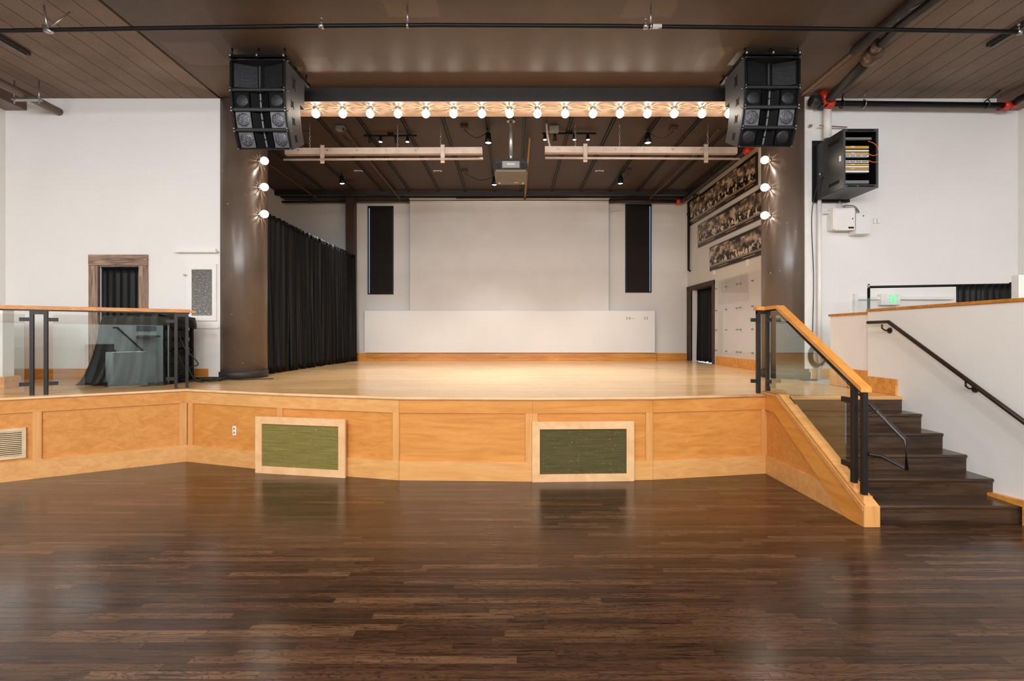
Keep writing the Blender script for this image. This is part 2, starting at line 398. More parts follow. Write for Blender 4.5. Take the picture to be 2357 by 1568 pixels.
# proscenium beams
BZ = PZ(233, 7.79)
bm = thing('beam', 'near-black beam across the stage opening with bulbs under it', 'beam', (0, 8.06, BZ), kind='structure')
MB().box(-4.32, 4.42, 7.79, 8.33, BZ, SH).build('beam_body', m_bdark, bm)
MB().box(-4.32, 4.42, 7.795, 8.325, BZ-.006, BZ-.0005).build('soffit', m_fascia, bm)['label'] = 'tan painted underside'
for sx, c0 in ((-1, -WX), (1, 8.0)):
    S(MB().box(c0, c0+.35, REAR, WF, 5.40, CEIL).build('trim_2' if sx < 0 else 'trim_3', m_brown), 'brown boxed soffit along the %s side wall under the ceiling' % ('left' if sx < 0 else 'right'), 'soffit')

# baseboards
S(MB().bbox(-WX, d0-.15, WF-.02, WF, H, H+.17).bbox(d1+.16, -5.0, WF-.02, WF, H, H+.17).build('baseboard_left', m_base), 'honey maple baseboard on the white wall left of the stage', 'baseboard')
S(MB().bbox(4.95, 6., WF-.02, WF, H, H+.17).build('baseboard_right', m_base), 'honey maple baseboard behind the right column', 'baseboard')
bx0, bx1 = PX(826, SB), PX(1508, SB)
S(MB().bbox(bx0, bx1, SB-.14, SB, H, H+.21).bbox(bx1, SR, SB-.02, SB, H, H+.21).bbox(bx0-.14, bx0, SB-.1, SB, H, H+.21).build('baseboard_back', m_base), 'honey maple baseboard along the stage back wall', 'baseboard')
S(MB().bbox(SR-.025, SR, 8.9, 12.2, H, H+.21).build('baseboard_stage', m_base), 'honey maple baseboard along the right stage wall', 'baseboard')

# ------------------------------------------------------------------ columns
def column(x, y, r, label):
    t = thing('column', label, 'column', (x, y, H), kind='structure')
    MB().lathe([(r, H+.12), (r, 3.), (r, CEIL+.12)], (x, y, 0), n=64).build('shaft', m_col, t)
    b = MB().lathe([(r+.012, H), (r+.014, H+.115), (r, H+.122)], (x, y, 0), n=64).build('base_ring', m_bdark, t)
    b['label'] = 'black base band'
column(-4.615, 8.5, .385, 'brown round column left of the stage beside the black curtain')
column(4.71, 8.5, .385, 'brown round column right of the stage behind the stair railing')

# ------------------------------------------------------------------ stage
SP = [(-8.35, 4.15), (-5.89, 5.70), (-4.37, 6.66), (-2.845, 6.17), (-1.313, 5.80), (.24, 5.745), (1.65, 5.82), (3.13, 6.09)]
stage = thing('stage', 'raised maple stage with faceted panelled front', 'stage', (0, 6, 0))
deck = [(-8.35, 4.15)] + [(x, y-.015) for x, y in SP[1:7]] + [(3.13, 6.075), (3.24, 6.075), (3.24, 5.82), (4.6, 5.82), (4.6, WF), (SR, WF), (SR, SB), (SL, SB), (SL, WF), (-8.35, WF)]
MB().prism(deck, H-.035, H).build('deck', m_deck, stage)
ns = MB()
pl = [(x, y-.02, H-.018) for x, y in SP]
ns.tube(pl, .019, 10); ns.build('nosing', m_frame, stage)
FZ = (.225, .785)
for i in range(len(SP)-1):
    p, q = SP[i], SP[i+1]
    MB().seg(p, q, -.06, 0., FZ[0]-.01, FZ[1]+.01).build('panel', m_maple, stage)
    MB().seg(p, q, -.05, .018, FZ[1], H-.036).build('frieze', m_maple_l if i == 2 or i == 3 else m_maple, stage)  # paler friezes at left: brighter light there put into the wood colour
    MB().seg(p, q, -.05, .022, 0, FZ[0]).build('kickboard', m_maple_l, stage)
def stile(i, a, w=.08):
    p, q = SP[i], SP[i+1]; L = (Vector(q)-Vector(p)).length
    MB().seg(p, q, 0, .018, FZ[0], FZ[1], a, a, 0, w if a < .9 else 0) .build('stile', m_maple_z, stage) if a < .9 else MB().seg(p, q, 0, .018, FZ[0], FZ[1], 1, 1, -w, 0).build('stile', m_maple_z, stage)
for i, a in ((1, .155), (1, 1.), (2, .03), (2, 1.), (3, 1.), (4, 1.), (5, 1.), (6, 1.)): stile(i, a)
MB().seg(SP[5], SP[6], 0, .018, FZ[0], FZ[1], 0, 0, -.0, .06).build('stile', m_maple_z, stage)
# riser under the landing edge hidden inside the stage
MB().box(3.24, 4.6, 5.86, 5.9, 0, H-.035).build('back_board', m_tread, stage)

# ------------------------------------------------------------------ stairs
RN, TD, RH = 6, .276, H/6
stairs = thing('staircase', 'dark oak steps climbing to the stage beside the white wall', 'stairs', (3.9, 4.4, 0))
Y0 = 5.82
for k in range(RN):
    ytop = Y0 - k*TD; z1 = H - k*RH
    MB().box(3.24, 4.6, ytop+.02, ytop+.045, z1-RH, z1-.03).build('riser', m_tread, stairs)
    if k > 0:
        t_ = MB().bbox(3.24, 4.6, ytop-.0, ytop+TD+.03, z1-.032, z1, .008); t_.build('tread', m_tread, stairs)
MB().bbox(3.24, 4.6, Y0-.005, Y0+.05, H-.034, H+.002, .008).build('nosing', m_maple_l, stairs)
# stringer wall
str_ = thing('stair_stringer', 'sloping maple side wall of the stairs with panelled face', 'stringer', (3.17, 5.2, 0))
prof = [(4.37, 0), (6.06, 0), (6.06, .995), (5.82, .995), (4.52, .235), (4.37, .19)]
MB().prismx([(4.37, 0), (6.09, 0), (6.09, H-.04), (5.78, H-.04), (4.37, .12)], 3.125, 3.235).build('body', m_maple, str_)
MB().prismx([(4.37, .0), (4.37, .19), (5.80, 1.0), (6.14, 1.0), (6.10, .78), (5.86, .78), (4.60, .0)], 3.100, 3.125).build('diagonal_board', m_maple_y, str_)
MB().prismx([(4.55, .0), (6.09, 0), (6.09, .225), (4.93, .225)], 3.106, 3.125).build('kickboard', m_maple_l, str_)
MB().prismx([(4.37, .14), (4.37, .19), (5.80, 1.0), (6.14, 1.0), (6.14, .975), (5.82, .975)], 3.092, 3.24).build('cap', m_maple_l, str_)
MB().bbox(3.098, 3.242, 4.355, 4.40, 0, .19, .004).build('end_block', m_maple_z, str_)
pads = MB()
for (yy, zz) in ((4.456, .26), (4.586, .33)): pads.box(3.13, 3.21, yy-.05, yy+.05, zz-.12, zz)
pads.build('post_pad', m_maple_l, str_)
gl = MB().prismx([(4.66, .335), (5.76, .966), (5.76, .978), (4.66, .349)], 3.222, 3.2405).build('groove', m_black, str_)

# ------------------------------------------------------------------ low wall on the right, with cap and baseboards
lw = thing('wall_stairs', 'white half wall beside the stairs with orange wood cap', 'wall', (4.68, 4., 0), kind='structure')
MB().box(4.60, 4.75, -1.5, 6.40, 0, 2.03-.035).build('near_wall', m_wall, lw)
MB().box(4.63, 4.75, 6.40, 7.20, 0, 1.965).build('far_wall', m_wall, lw)
MB().bbox(4.585, 4.765, -1.5, 6.41, 1.995, 2.03).build('cap', m_cap, lw)
MB().bbox(4.61, 4.765, 6.41, 7.22, 1.965, 1.998).build('cap', m_cap, lw)
MB().bbox(4.575, 4.6, 5.90, 6.42, H, H+.195).build('baseboard', m_base, lw)
MB().bbox(4.61, 4.63, 6.42, 7.19, H, H+.26).build('baseboard', m_base, lw)
MB().prismx([(-1.4, 0), (4.41, 0), (4.41, RH), (4.84, RH), (4.84, RH+.02), (4.41, RH+.055), (-1.4, .2)], 4.545, 4.6).build('baseboard', m_base, lw)
S(MB().bbox(-WX, -6.89, 6.70, 6.86, H, 2.04, .003).build('wall_half', m_wall), 'white half wall end at the left edge behind the railing', 'wall')
S(MB().bbox(-WX, -6.865, 6.68, 6.88, 2.04, 2.08).build('trim_4', m_cap), 'wood cap on the half wall at the left edge', 'trim')
S(MB().bbox(-WX, -6.83, 6.66, 6.9, H, H+.16).build('trim_5', m_base), 'wood base block of the half wall at the left edge', 'trim')

# ------------------------------------------------------------------ railings
def rail_left():
    E = Vector((-4.37, 6.66)); u = Vector((-1.52, -.96)).normalized(); n = Vector((-u.y, u.x)); n = n if n.y > 0 else -n
    pt = lambda s, o=.13: E + u*s + n*o
    t = thing('stage_railing', 'glass railing with wood top rail and dark posts at left stage edge', 'railing', (-5.5, 6.1, H))
    def ob(s0, s1, w, z0, z1, name, m, par=None, o=.13):
        a, b = pt(s0, o), pt(s1, o); c = [a-n*w/2, b-n*w/2, b+n*w/2, a+n*w/2]
        return MB().prism([(q.x, q.y) for q in c], z0, z1).build(name, m, par or t)
    for s in (0., .125, 1.43, 1.555, 3.2, 3.325): ob(s-.018, s+.018, .05, H, 1.985, 'post', m_post)
    for s in (0., 1.43, 3.2): ob(s+.018, s+.107, .05, 1.945, 1.985, 'post_bridge', m_post)
    for s, d in ((.125, 1), (1.43, -1), (1.555, 1), (3.2, -1)):
        for z in (1.86, 1.085): ob(s+d*.018, s+d*.11, .03, z, z+.045, 'glass_clip', m_post)
    for a, b in ((.19, 1.365), (1.62, 3.13)): ob(a, b, .012, 1.02, 1.945, 'glass_panel', m_glass)
    ob(-.04, 3.6, .085, 2.0, 2.045, 'top_rail', m_cap); ob(-.03, 3.6, .04, 1.985, 2.0, 'rail_plate', m_post)
    ob(-.10, -.045, .06, 1.995, 2.03, 'rail_end', m_cap)
rail_left()

def rail_right():
    t = thing('stair_railing', 'glass stair railing with wood top rail and dark posts', 'railing', (3.17, 5.3, H))
    sl = (2.047-1.21)/(5.86-4.43)
    zt = lambda y: 2.047 if y > 5.86 else 2.047 - (5.86-y)*sl
    for (x, y, z) in ((3.07, 6.17, H), (3.19, 6.17, H), (3.17, 4.586, .30), (3.17, 4.456, .23)):
        MB().bbox(x-.022, x+.022, y-.025, y+.025, z, zt(y)-.045, .004).build('post', m_post, t)
    MB().box(3.048, 3.212, 6.15, 6.19, 1.955, 1.995).build('post_bridge', m_post, t)
    MB().bbox(3.03, 3.22, 6.12, 6.22, 2.002, 2.047).build('top_rail', m_maple_y, t)
    MB().prismx([(6.22, 2.002), (6.22, 2.047), (5.86, 2.047), (4.43, 1.222), (4.43, 1.182), (5.87, 2.008)], 3.125, 3.22).build('top_rail', m_maple_y, t)
    MB().prismx([(6.12, 1.985), (6.12, 2.0), (5.87, 2.006), (4.45, 1.192), (4.45, 1.18), (5.87, 1.994)], 3.16, 3.18).build('rail_plate', m_post, t)
    g = lambda y, d: zt(y) - d
    MB().prismx([(6.08, 1.06), (6.08, 1.93), (5.86, 1.93), (4.70, g(4.70, .11)), (4.70, .44), (5.74, 1.05)], 3.164, 3.176).build('glass_panel', m_glass, t)
    for z in (1.86, 1.10):
        MB().box(2.98, 3.05, 6.155, 6.185, z, z+.045).build('glass_clip', m_post, t); MB().box(3.16, 3.18, 6.06, 6.15, z, z+.045).build('glass_clip', m_post, t)
    for z in (1.06, .46): MB().box(3.15, 3.19, 4.61, 4.74, z, z+.05).build('glass_clip', m_post, t)
    # round steel handrail on the stair side
    sy = .59; hr = [(3.20, 5.98, 1.85), (3.29, 5.98, 1.85), (3.29, 5.87, 1.845), (3.29, 4.13, .815), (3.29, 4.13, .58), (3.29, 4.40, .615), (3.19, 4.43, .63)]
    MB().tube(hr, .019, 12).build('handrail', m_hand, t)
    for y in (4.456, 5.6):
        MB().tube([(3.19, y, 1.864-(5.87-y)*sy-.05), (3.28, y, 1.864-(5.87-y)*sy-.012)], .008, 8).build('bracket', m_hand, t)
rail_right()

wh = thing('wall_handrail', 'dark handrail bracketed to the white half wall beside the stairs', 'handrail', (4.5, 5.2, 1.4))
MB().tube([(4.5, 6.26, 1.853), (4.5, 5.92, 1.853), (4.5, 2.6, 1.853-3.32*.588)], .021, 12).build('rail', m_handd, wh)
for y, z in ((6.02, 1.84), (4.91, 1.853-1.01*.588-.01), (3.6, 1.853-2.32*.588-.01)):
    b = MB().tube([(4.5, y, z-.015), (4.5, y, z-.06), (4.53, y, z-.085), (4.59, y, z-.09)], .009, 8)
    b.lathe([(.035, 0), (.035, .012)], (4.588, y, z-.09), 'x', 16); b.build('bracket', m_handd, wh)

# ------------------------------------------------------------------ stage front accessories
def grille(p, q, label, m):
    t = thing('grille_panel', label, 'framed panel', ((p[0]+q[0])/2, (p[1]+q[1])/2, 0), group='framed cloth panels on the stage front')
    w = .088; z1 = .695; L = (Vector(q)-Vector(p)).length
    MB().seg(p, q, -.075, -.031, .03, z1-.03, 0, 1, .03, -.03).build('box', m_maple, t)
    MB().seg(p, q, -.03, 0, 0, w).build('frame_rail', m_frame, t); MB().seg(p, q, -.03, 0, z1-w, z1).build('frame_rail', m_frame, t)
    MB().seg(p, q, -.0301, .0002, w, z1-w, 0, 0, 0, w).build('frame_stile', m_frame, t); MB().seg(p, q, -.0301, .0002, w, z1-w, 1, 1, -w, 0).build('frame_stile', m_frame, t)
    MB().seg(p, q, -.03, -.015, w-.01, z1-w+.01, 0, 1, w-.01, -w+.01).build('cloth', m, t)
grille((-3.155, 6.09), (-1.975, 5.865), 'maple framed panel with lighter olive cloth, nearer the black curtain', m_green)
grille((.235, 5.70), (1.42, 5.745), 'maple framed panel with darker olive cloth, nearer the stairs', m_green2)

# vent on the left stage front
def on_seg(i, X): # point on facet i at world x
    p, q = SP[i], SP[i+1]; f = (X-p[0])/(q[0]-p[0]); return (X, p[1]+f*(q[1]-p[1]))
va, vb = on_seg(1, -5.89-.0), on_seg(1, -5.53)
p0 = (-6.5, SP[0][1]+(SP[1][1]-SP[0][1])*(-6.5+8.35)/2.46)
vt = thing('air_vent', 'beige slatted air vent in the left stage front', 'vent', (-5.9, 5.6, .4))
zv0, zv1 = PZ(1055, 5.78), PZ(985, 5.78)
u1 = on_seg(1, -5.70); u0 = on_seg(1, -6.45)
fr = MB(); fr.seg(u0, u1, .0, .03, zv0, zv0+.035).seg(u0, u1, .0, .03, zv1-.035, zv1).seg(u0, u1, .0, .03, zv0+.035, zv1-.035, 1, 1, -.035, 0).seg(u0, u1, .0, .03, zv0+.035, zv1-.035, 0, 0, 0, .035)
m_beige = simple('beige_enamel', lin(206,180,140), .4)
fr.build('frame', m_beige, vt)
sl = MB(); nS = 13
for k in range(nS):
    z = zv0+.045+(zv1-zv0-.09)*k/(nS-1); sl.seg(u0, u1, .008, .024, z-.006, z+.006, 0, 1, .03, -.03)
sl.build('slats', m_beige, vt)
MB().seg(u0, u1, .0, .004, zv0+.03, zv1-.03, 0, 1, .03, -.03).build('duct_opening', m_browngap, vt)
oa, ob_ = on_seg(2, PX(531, 6.36)), on_seg(2, PX(539.5, 6.36))
po = thing('power_outlet', 'white duplex outlet plate on the stage front', 'outlet', (oa[0], oa[1], .45))
zo0, zo1 = PZ(1004, 6.35), PZ(983, 6.35)
MB().seg(oa, ob_, 0, .008, zo0, zo1).build('plate', m_white, po)
so = MB()
for k in (.28, .72): so.seg(oa, ob_, .0081, .011, zo0+(zo1-zo0)*(k-.13), zo0+(zo1-zo0)*(k+.13), .3, .7)
so.build('sockets', m_gray, po)
# ------------------------------------------------------------------ doorway left
def fold_curtain(name, m, path, z0, z1, amp, folds, parent, seed, nz=14, taper=.5):
    rnd = random.Random(seed); p, q = Vector(path[0]), Vector(path[1]); u = q-p; L = u.length; u /= L; n = Vector((u.y, -u.x))
    N = folds*8; ph = [rnd.uniform(.6, 1.4) for _ in range(folds+2)]; am = [rnd.uniform(.5, 1.3) for _ in range(folds+2)]
    acc = [0]
    for k in range(folds): acc.append(acc[-1]+ph[k])
    vs = []; fs = []
    for j in range(nz+1):
        h = j/nz; z = z0+(z1-z0)*h
        for i in range(N+1):
            fi = i/8; k = min(int(fi), folds-1); fr_ = fi-k; s_ = (acc[k]+fr_*ph[k])/acc[-1]
            a = amp*am[k]*(1-taper*h)*(.85+.15*math.sin(5*h+k)); o = a*math.sin(2*PI*fr_) + amp*.25*(1-h)*math.sin(i*1.3+h*2)
            w = amp*.35*math.sin(3*h+k*1.7)*(1-h)
            pt = p+u*(s_*L+w)+n*o; vs.append((pt.x, pt.y, z + (0 if j else .015*math.sin(i*.37))))
    W = N+1
    for j in range(nz):
        for i in range(N): fs.append((j*W+i, j*W+i+1, (j+1)*W+i+1, (j+1)*W+i))
    mb = MB(); mb.add(vs, fs, True); o = mb.build(name, m, parent); smoothsolid(o, .004); return o
dl = thing('door_1', 'weathered timber doorway in the white wall left of the stage', 'door', (PX(275, WF), WF, H), kind='structure')
fx0, fx1, fzt = PX(207, WF), PX(342, WF), PZ(587, WF)
MB().bbox(fx0, d0, WF-.035, WF+.02, H, fzt-.18).build('jamb', m_rustic_v, dl); MB().bbox(d1, fx1, WF-.035, WF+.02, H, fzt-.18).build('jamb', m_rustic_v, dl)
MB().bbox(fx0, fx1, WF-.04, WF+.02, fzt-.18, fzt).build('lintel', m_rustic, dl)
MB().box(d0-.3, d1+.3, WF+.75, WF+.8, H, fzt+.3).build('backing', m_browngap, dl)
dc = thing('door_curtain', 'black curtain hanging inside the weathered timber doorway', 'curtain', (PX(275, WF), WF+.1, H))
fold_curtain('cloth', m_velvet, ((d0+.01, WF+.045), (d1-.01, WF+.045)), H+.01, dt-.01, .022, 6, dc, 3)
MB().tube([(d0, WF+.045, dt-.02), (d1, WF+.045, dt-.02)], .01).build('rod', m_black, dc)

# cabinet with textured glass beside left column
cb = thing('wall_cabinet', 'white wall cabinet with a pebbled glass door left of the column', 'cabinet', (PX(466, WF), WF, PZ(740, WF)))
cx0, cx1, cz0, cz1 = PX(430, WF), PX(502, WF), PZ(740, WF), PZ(607, WF)
gx0, gx1, gz0, gz1 = PX(444, WF), PX(491, WF), PZ(727, WF), PZ(621, WF)
MB().bbox(cx0, cx1, WF-.015, WF, cz0, cz1).build('back_frame', m_white, cb)
fr = MB().box(cx0+.012, cx1-.012, WF-.035, WF-.016, gz1, cz1-.012).box(cx0+.012, cx1-.012, WF-.035, WF-.016, cz0+.012, gz0).box(cx0+.012, gx0, WF-.035, WF-.016, gz0, gz1).box(gx1, cx1-.012, WF-.035, WF-.016, gz0, gz1)
dr = fr.build('door', m_white, cb)
def pebble():
    t = NT('pebbled_glass'); x, y, z = t.xyz(); v = t.comb(x, y, z)
    vo = t.noise(v, 42., 4, .7); g = t.ramp(t.math('ADD', vo, t.math('MULTIPLY', t.math('SUBTRACT', 2.4, z), .12)), [(.35, lin(70,68,66)), (.6, lin(130,127,124)), (.72, lin(222,220,216))])
    return t.set(g, .15, bump=vo, bstr=.8, bdist=.01)
m_peb = pebble()
MB().box(gx0-.002, gx1+.002, WF-.028, WF-.02, gz0-.002, gz1+.002).build('glass_pane', m_peb, dr)
MB().lathe([(.008, 0), (.008, .03), (.014, .032), (.014, .045)], (cx0+.005, WF-.03, PZ(634, WF)), '-y', 12).box(cx0-.02, cx0+.03, WF-.065, WF-.055, PZ(634, WF)-.008, PZ(634, WF)+.008).build('handle', m_chrome, dr)
tag(MB().bbox(PX(408, WF), PX(505, WF), WF-.09, WF, PZ(583, WF), PZ(579, WF)).bbox(PX(490,WF), PX(500,WF), WF-.05, WF-.03, PZ(579,WF), PZ(573,WF)).build('wall_ledge', m_white), 'thin white ledge on the wall above the pebbled glass cabinet', 'ledge')
tag(MB().bbox(PX(420, WF), PX(505, WF), WF-.02, WF, PZ(757, WF), PZ(752, WF)).build('wall_ledge', m_white), 'slim white ledge on the wall below the pebbled glass cabinet', 'ledge')

# ------------------------------------------------------------------ draped equipment at left
rk = thing('equipment_rack', 'black rolling rack with cables, half covered by black cloth', 'rack', (-5.4, 7.5, H))
fr = MB()
for x in (-5.86, -5.10, -4.99):
    for y in (7.22, 7.72): fr.box(x-.02, x+.02, y-.02, y+.02, H+.05, 1.94)
fr.box(-5.88, -4.97, 7.2, 7.74, 1.88, 1.93).box(-5.88, -4.97, 7.2, 7.74, H+.08, H+.11).box(-5.88, -4.97, 7.2, 7.74, 1.45, 1.47)
fr.build('frame', m_black, rk)
for x in (-5.82, -5.03):
    for y in (7.27, 7.67): MB().lathe([(.03, -.012), (.03, .012)], (x, y, H+.03), 'x', 14).build('caster', m_blackm, rk)
for z in (1.12, 1.28, 1.5, 1.66): MB().bbox(-5.80, -5.0, 7.24, 7.7, z, z+.11).build('device', m_blackm, rk)
cl = MB(); rnd = random.Random(11); NA = 120; rings = []
lev = [(1.999, 0., .75), (1.995, .0, .97), (1.96, .0, 1.), (1.85, .05, 1.), (1.6, .18, 1.), (1.35, .38, 1.), (1.15, .62, 1.), (1.02, .85, 1.), (H+.012, 1., 1.)]
def outline(s, fl, hz):
    # closed outline, s in 0..1, starting back-right and going round counter-clockwise
    x0, x1 = -5.92-.2*fl, -5.10+.06*fl; y0, y1 = 7.16-.14*fl, 7.76+.03*fl; rr = .08
    per = [(x1, y1), (x0, y1), (x0, y0), (x1, y0)]
    Ls = [x1-x0, y1-y0, x1-x0, y1-y0]; T = sum(Ls); d = s*T
    for i in range(4):
        if d <= Ls[i]: a = Vector(per[i]); b = Vector(per[(i+1) % 4]); return a+(b-a)*(d/Ls[i]), (b-a).normalized()
        d -= Ls[i]
    return Vector(per[0]), Vector((-1, 0))
for z, fl, sc in lev:
    for i in range(NA):
        pt, u = outline(i/NA*.9999, fl, z); n = Vector((u.y, -u.x)); n = -n if n.dot(pt-Vector((-5.5, 7.46))) < 0 else n
        a = (.012+.05*fl)*(math.sin(i*.78)+.55*math.sin(i*.43+1)+.3*math.sin(i*1.9))
        if sc < 1: a = 0
        c = Vector((-5.5, 7.46)); w = c+(pt-c)*sc + n*a
        top = .035*math.exp(-((w.x+5.25)/.22)**2) - .05*max(0, (-5.45-w.x))/.5 if z > 1.9 else 0
        cl.v.append((w.x, w.y, z+top))
for j in range(len(lev)-1):
    for i in range(NA):
        cl.f.append((j*NA+i, (j+1)*NA+i, (j+1)*NA+(i+1)%NA, j*NA+(i+1)%NA)); cl.sm.append(True)
cl.f.append(tuple(range(NA))); cl.sm.append(False)
dcl = cl.build('drape_cloth', m_drape); smoothsolid(dcl, .006); tag(dcl, 'black cloth draped over the rack behind the left glass railing', 'cloth')
# corner of cloth over the right end
dc2 = MB()
for j, (z, o) in enumerate(((1.99, 0), (1.97, .03), (1.88, .05), (1.80, .055))):
    for i in range(13):
        y = 7.17+.6*i/12; dc2.v.append((-5.12+.13*min(1, j)+o+.008*math.sin(i*1.4), y, z+.01*math.sin(i)))
for j in range(3):
    for i in range(12): dc2.f.append((j*13+i, (j+1)*13+i, (j+1)*13+i+1, j*13+i+1)); dc2.sm.append(True)
o = dc2.build('overhang', m_drape, dcl); smoothsolid(o, .006)
def cable(name, label, pts, r=.006, m=None, cat='cable', parent=None, grp=None):
    # Catmull-Rom through points
    P_ = [Vector(p) for p in pts]; Q = []
    for i in range(len(P_)-1):
        a, b, c, d = P_[max(i-1,0)], P_[i], P_[i+1], P_[min(i+2, len(P_)-1)]
        for k in range(8):
            t = k/8; Q.append(.5*((2*b)+(c-a)*t+(2*a-5*b+4*c-d)*t*t+(3*b-a-3*c+d)*t**3))
    Q.append(P_[-1]); o = MB().tube(Q, r, 7).build(name, m or m_cable, parent)
    return tag(o, label, cat, grp) if label else o
rnd = random.Random(4)
ZF = H+.012
for (dx, h0) in ((0, 1.8), (.03, 1.62), (.06, 1.4)):
    cable('cable', None, [(-4.98, 7.3+dx, h0), (-4.93, 7.3, h0-.12), (-4.95, 7.32, h0-.3), (-4.90, 7.4+dx, 1.2), (-4.98, 7.45, 1.1)], .008, parent=rk)
cp = [( -4.97, 7.4, 1.7), (-4.9, 7.42, 1.5), (-4.78, 7.45, 1.35), (-4.72, 7.45, 1.25), (-4.85, 7.45, 1.2), (-4.8, 7.5, 1.03), (-4.7, 7.55, ZF)]
for k in range(16): cp.append((-4.72+rnd.uniform(-.28, .2), 7.7+rnd.uniform(-.16, .16), ZF+rnd.uniform(0, .04)))
cable('cable_pile', 'tangled black cables on the stage floor beside the draped rack', cp, .009)
cp = []
for k in range(40): cp.append((-4.75+.22*math.cos(k*.9)*rnd.uniform(.6,1.1), 7.82+.12*math.sin(k*.9)*rnd.uniform(.7,1.1), ZF+.001*k))
cp += [(-4.4, 7.9, ZF), (-4.1, 8.02, ZF), (-3.9, 8.1, ZF)]
cable('cable_coil', 'coil of black cable on the stage floor against the left column', cp, .008)
cable('cable', 'long black cable lying along the baseboard left of the door', [(-6.9, 8.10, ZF), (-6.2, 8.07, ZF), (-5.4, 8.1, ZF), (-4.95, 8.05, ZF)], .012)

# ------------------------------------------------------------------ stage side curtain and back wall
sc = thing('stage_curtain', 'long black pleated curtain along the left side of the stage', 'curtain', (-4.45, 11.4, H))
fold_curtain('cloth', m_velvet, ((-4.50, 8.95), (-4.40, 13.9)), H+.02, 3.93, .075, 34, sc, 5, 22, .35)
MB().tube([(-4.5, 8.9, 3.90), (-4.4, 13.95, 3.90)], .02).build('rod', m_black, sc)
for y in (8.95, 11.4, 13.9): MB().tube([(-4.56, y, H), (-4.56, y, 3.9)], .02).build('pole', m_black, sc)
S(MB().box(PX(797, 13.9), PX(816, 13.9), 13.85, 14.1, H, SH).build('column', m_ceil_s), 'dark brown square post at the back of the stage', 'column')
def blind(x0, x1, y0, y1, num, gapside, label):
    X0, X1, Z0, Z1 = PX(x0, SB), PX(x1, SB), PZ(y1, SB), PZ(y0, SB)
    w = thing('window_%d' % num, label, 'window', ((X0+X1)/2, SB, Z0), kind='structure')
    fr = MB().box(X0, X1, SB-.04, SB, Z1-.06, Z1).box(X0, X0+.03, SB-.03, SB, Z0, Z1-.06).box(X1-.03, X1, SB-.03, SB, Z0, Z1-.06).box(X0+.03, X1-.03, SB-.03, SB, Z0, Z0+.03)
    fr.build('window_frame', m_black, w)
    MB().box(X0+.03, X1-.03, SB-.008, SB-.002, Z0+.03, Z1-.06).build('pane', m_win, w)
    a, b = (X0+.06, X1-.03) if gapside < 0 else (X0+.03, X1-.06)
    s_ = MB(); n = 84
    for k in range(n):
        z = Z0+.05+(Z1-Z0-.13)*k/(n-1); s_.hexa([(a,SB-.045,z-.022),(b,SB-.045,z-.022),(b,SB-.022,z+.02),(a,SB-.022,z+.02),(a,SB-.048,z-.020),(b,SB-.048,z-.020),(b,SB-.026,z+.022),(a,SB-.026,z+.022)])
    s_.build('blind', m_blind, w)
m_win = emis('daylit_pane', lin(120,160,200), 1.); m_blind = simple('dark_blind_slats', lin(44,36,31), .5)
blind(847, 906, 475, 678, 1, -1, 'tall window with closed dark blind left of the screen')
blind(1439, 1499, 471, 674, 2, 1, 'tall window with closed dark blind right of the screen')
ps = thing('projection_screen', 'wide pale projection screen lowered on the stage back wall', 'screen', (PX(1172, SB), SB, PZ(718, SB)))
sx0, sx1 = PX(944, 14.05), PX(1401, 14.05)
MB().bbox(sx0, sx1, 14.02, 14.03, PZ(716.3, 14.05), PZ(463, 14.05)).build('fabric', m_screen, ps)
MB().bbox(sx0-.01, sx1+.01, 13.98, 14.12, PZ(461, 14.05), PZ(452, 14.05)).build('casing', m_screen, ps)
MB().tube([(sx0, 13.98, PZ(464, 14)), (sx1, 13.98, PZ(464, 14))], .022).build('roller', m_white, ps)
wb = thing('wainscot_board', 'low wide white board panel in front of the stage back wall', 'panel', (PX(1173, SB), SB, H))
wx0, wx1, wz0, wz1 = PX(842, 14.1), PX(1505, 14.1), PZ(812, 14.1), PZ(716, 14.1)
MB().bbox(wx0, wx1, 13.98, 14.19, wz0, wz1).build('board', m_board, wb)
def text(s, size, name, m, parent, loc, rot=(PI/2, 0, 0), ext=.001, sx=1.):
    cu = bpy.data.curves.new(name, 'FONT'); cu.body = s; cu.size = size; cu.extrude = ext; cu.align_x = 'CENTER'; cu.align_y = 'CENTER'
    ob = bpy.data.objects.new('tmp', cu); C.objects.link(ob); bpy.context.view_layer.update()
    me = bpy.data.meshes.new_from_object(ob.evaluated_get(bpy.context.evaluated_depsgraph_get())); bpy.data.objects.remove(ob)
    me.materials.clear(); me.materials.append(m); M_ = Euler(rot).to_matrix().to_4x4() @ Matrix.Diagonal((sx, 1, 1, 1)); me.transform(M_)
    o = bpy.data.objects.new(name, me); C.objects.link(o)
    off = Vector(loc); p = parent
    while p is not None: off -= p.location; p = p.parent
    o.location = off; o.parent = parent; return o
text('2 X ~', .10, 'stencil_marking', m_black, wb, (PX(1450, 13.97), 13.978, PZ(733, 13.97)), sx=.95)
text('2 5', .10, 'stencil_marking', m_black, wb, (PX(1487, 13.97), 13.978, PZ(733, 13.97)), sx=.9)
for px in (872, 944, 1037, 1180, 1342, 1490):
    o = MB().box(PX(px, 14)-.012, PX(px, 14)+.012, 13.972, 13.98, wz0+.06, wz0+.12).build('socket_plate', m_white, wb)
cable('conduit', 'thin beige conduit bending from the screen corner to the ceiling', [(sx1+.03, 14.12, PZ(505, 14.1)), (sx1+.03, 14.12, PZ(490, 14.1)), (sx1+.06, 14.12, PZ(486, 14.1)), (sx1+.35, 14.12, PZ(482, 14.1)), (sx1+.41, 14.12, PZ(476, 14.1)), (sx1+.41, 14.12, PZ(455, 14.1))], .009, m_board, 'conduit')
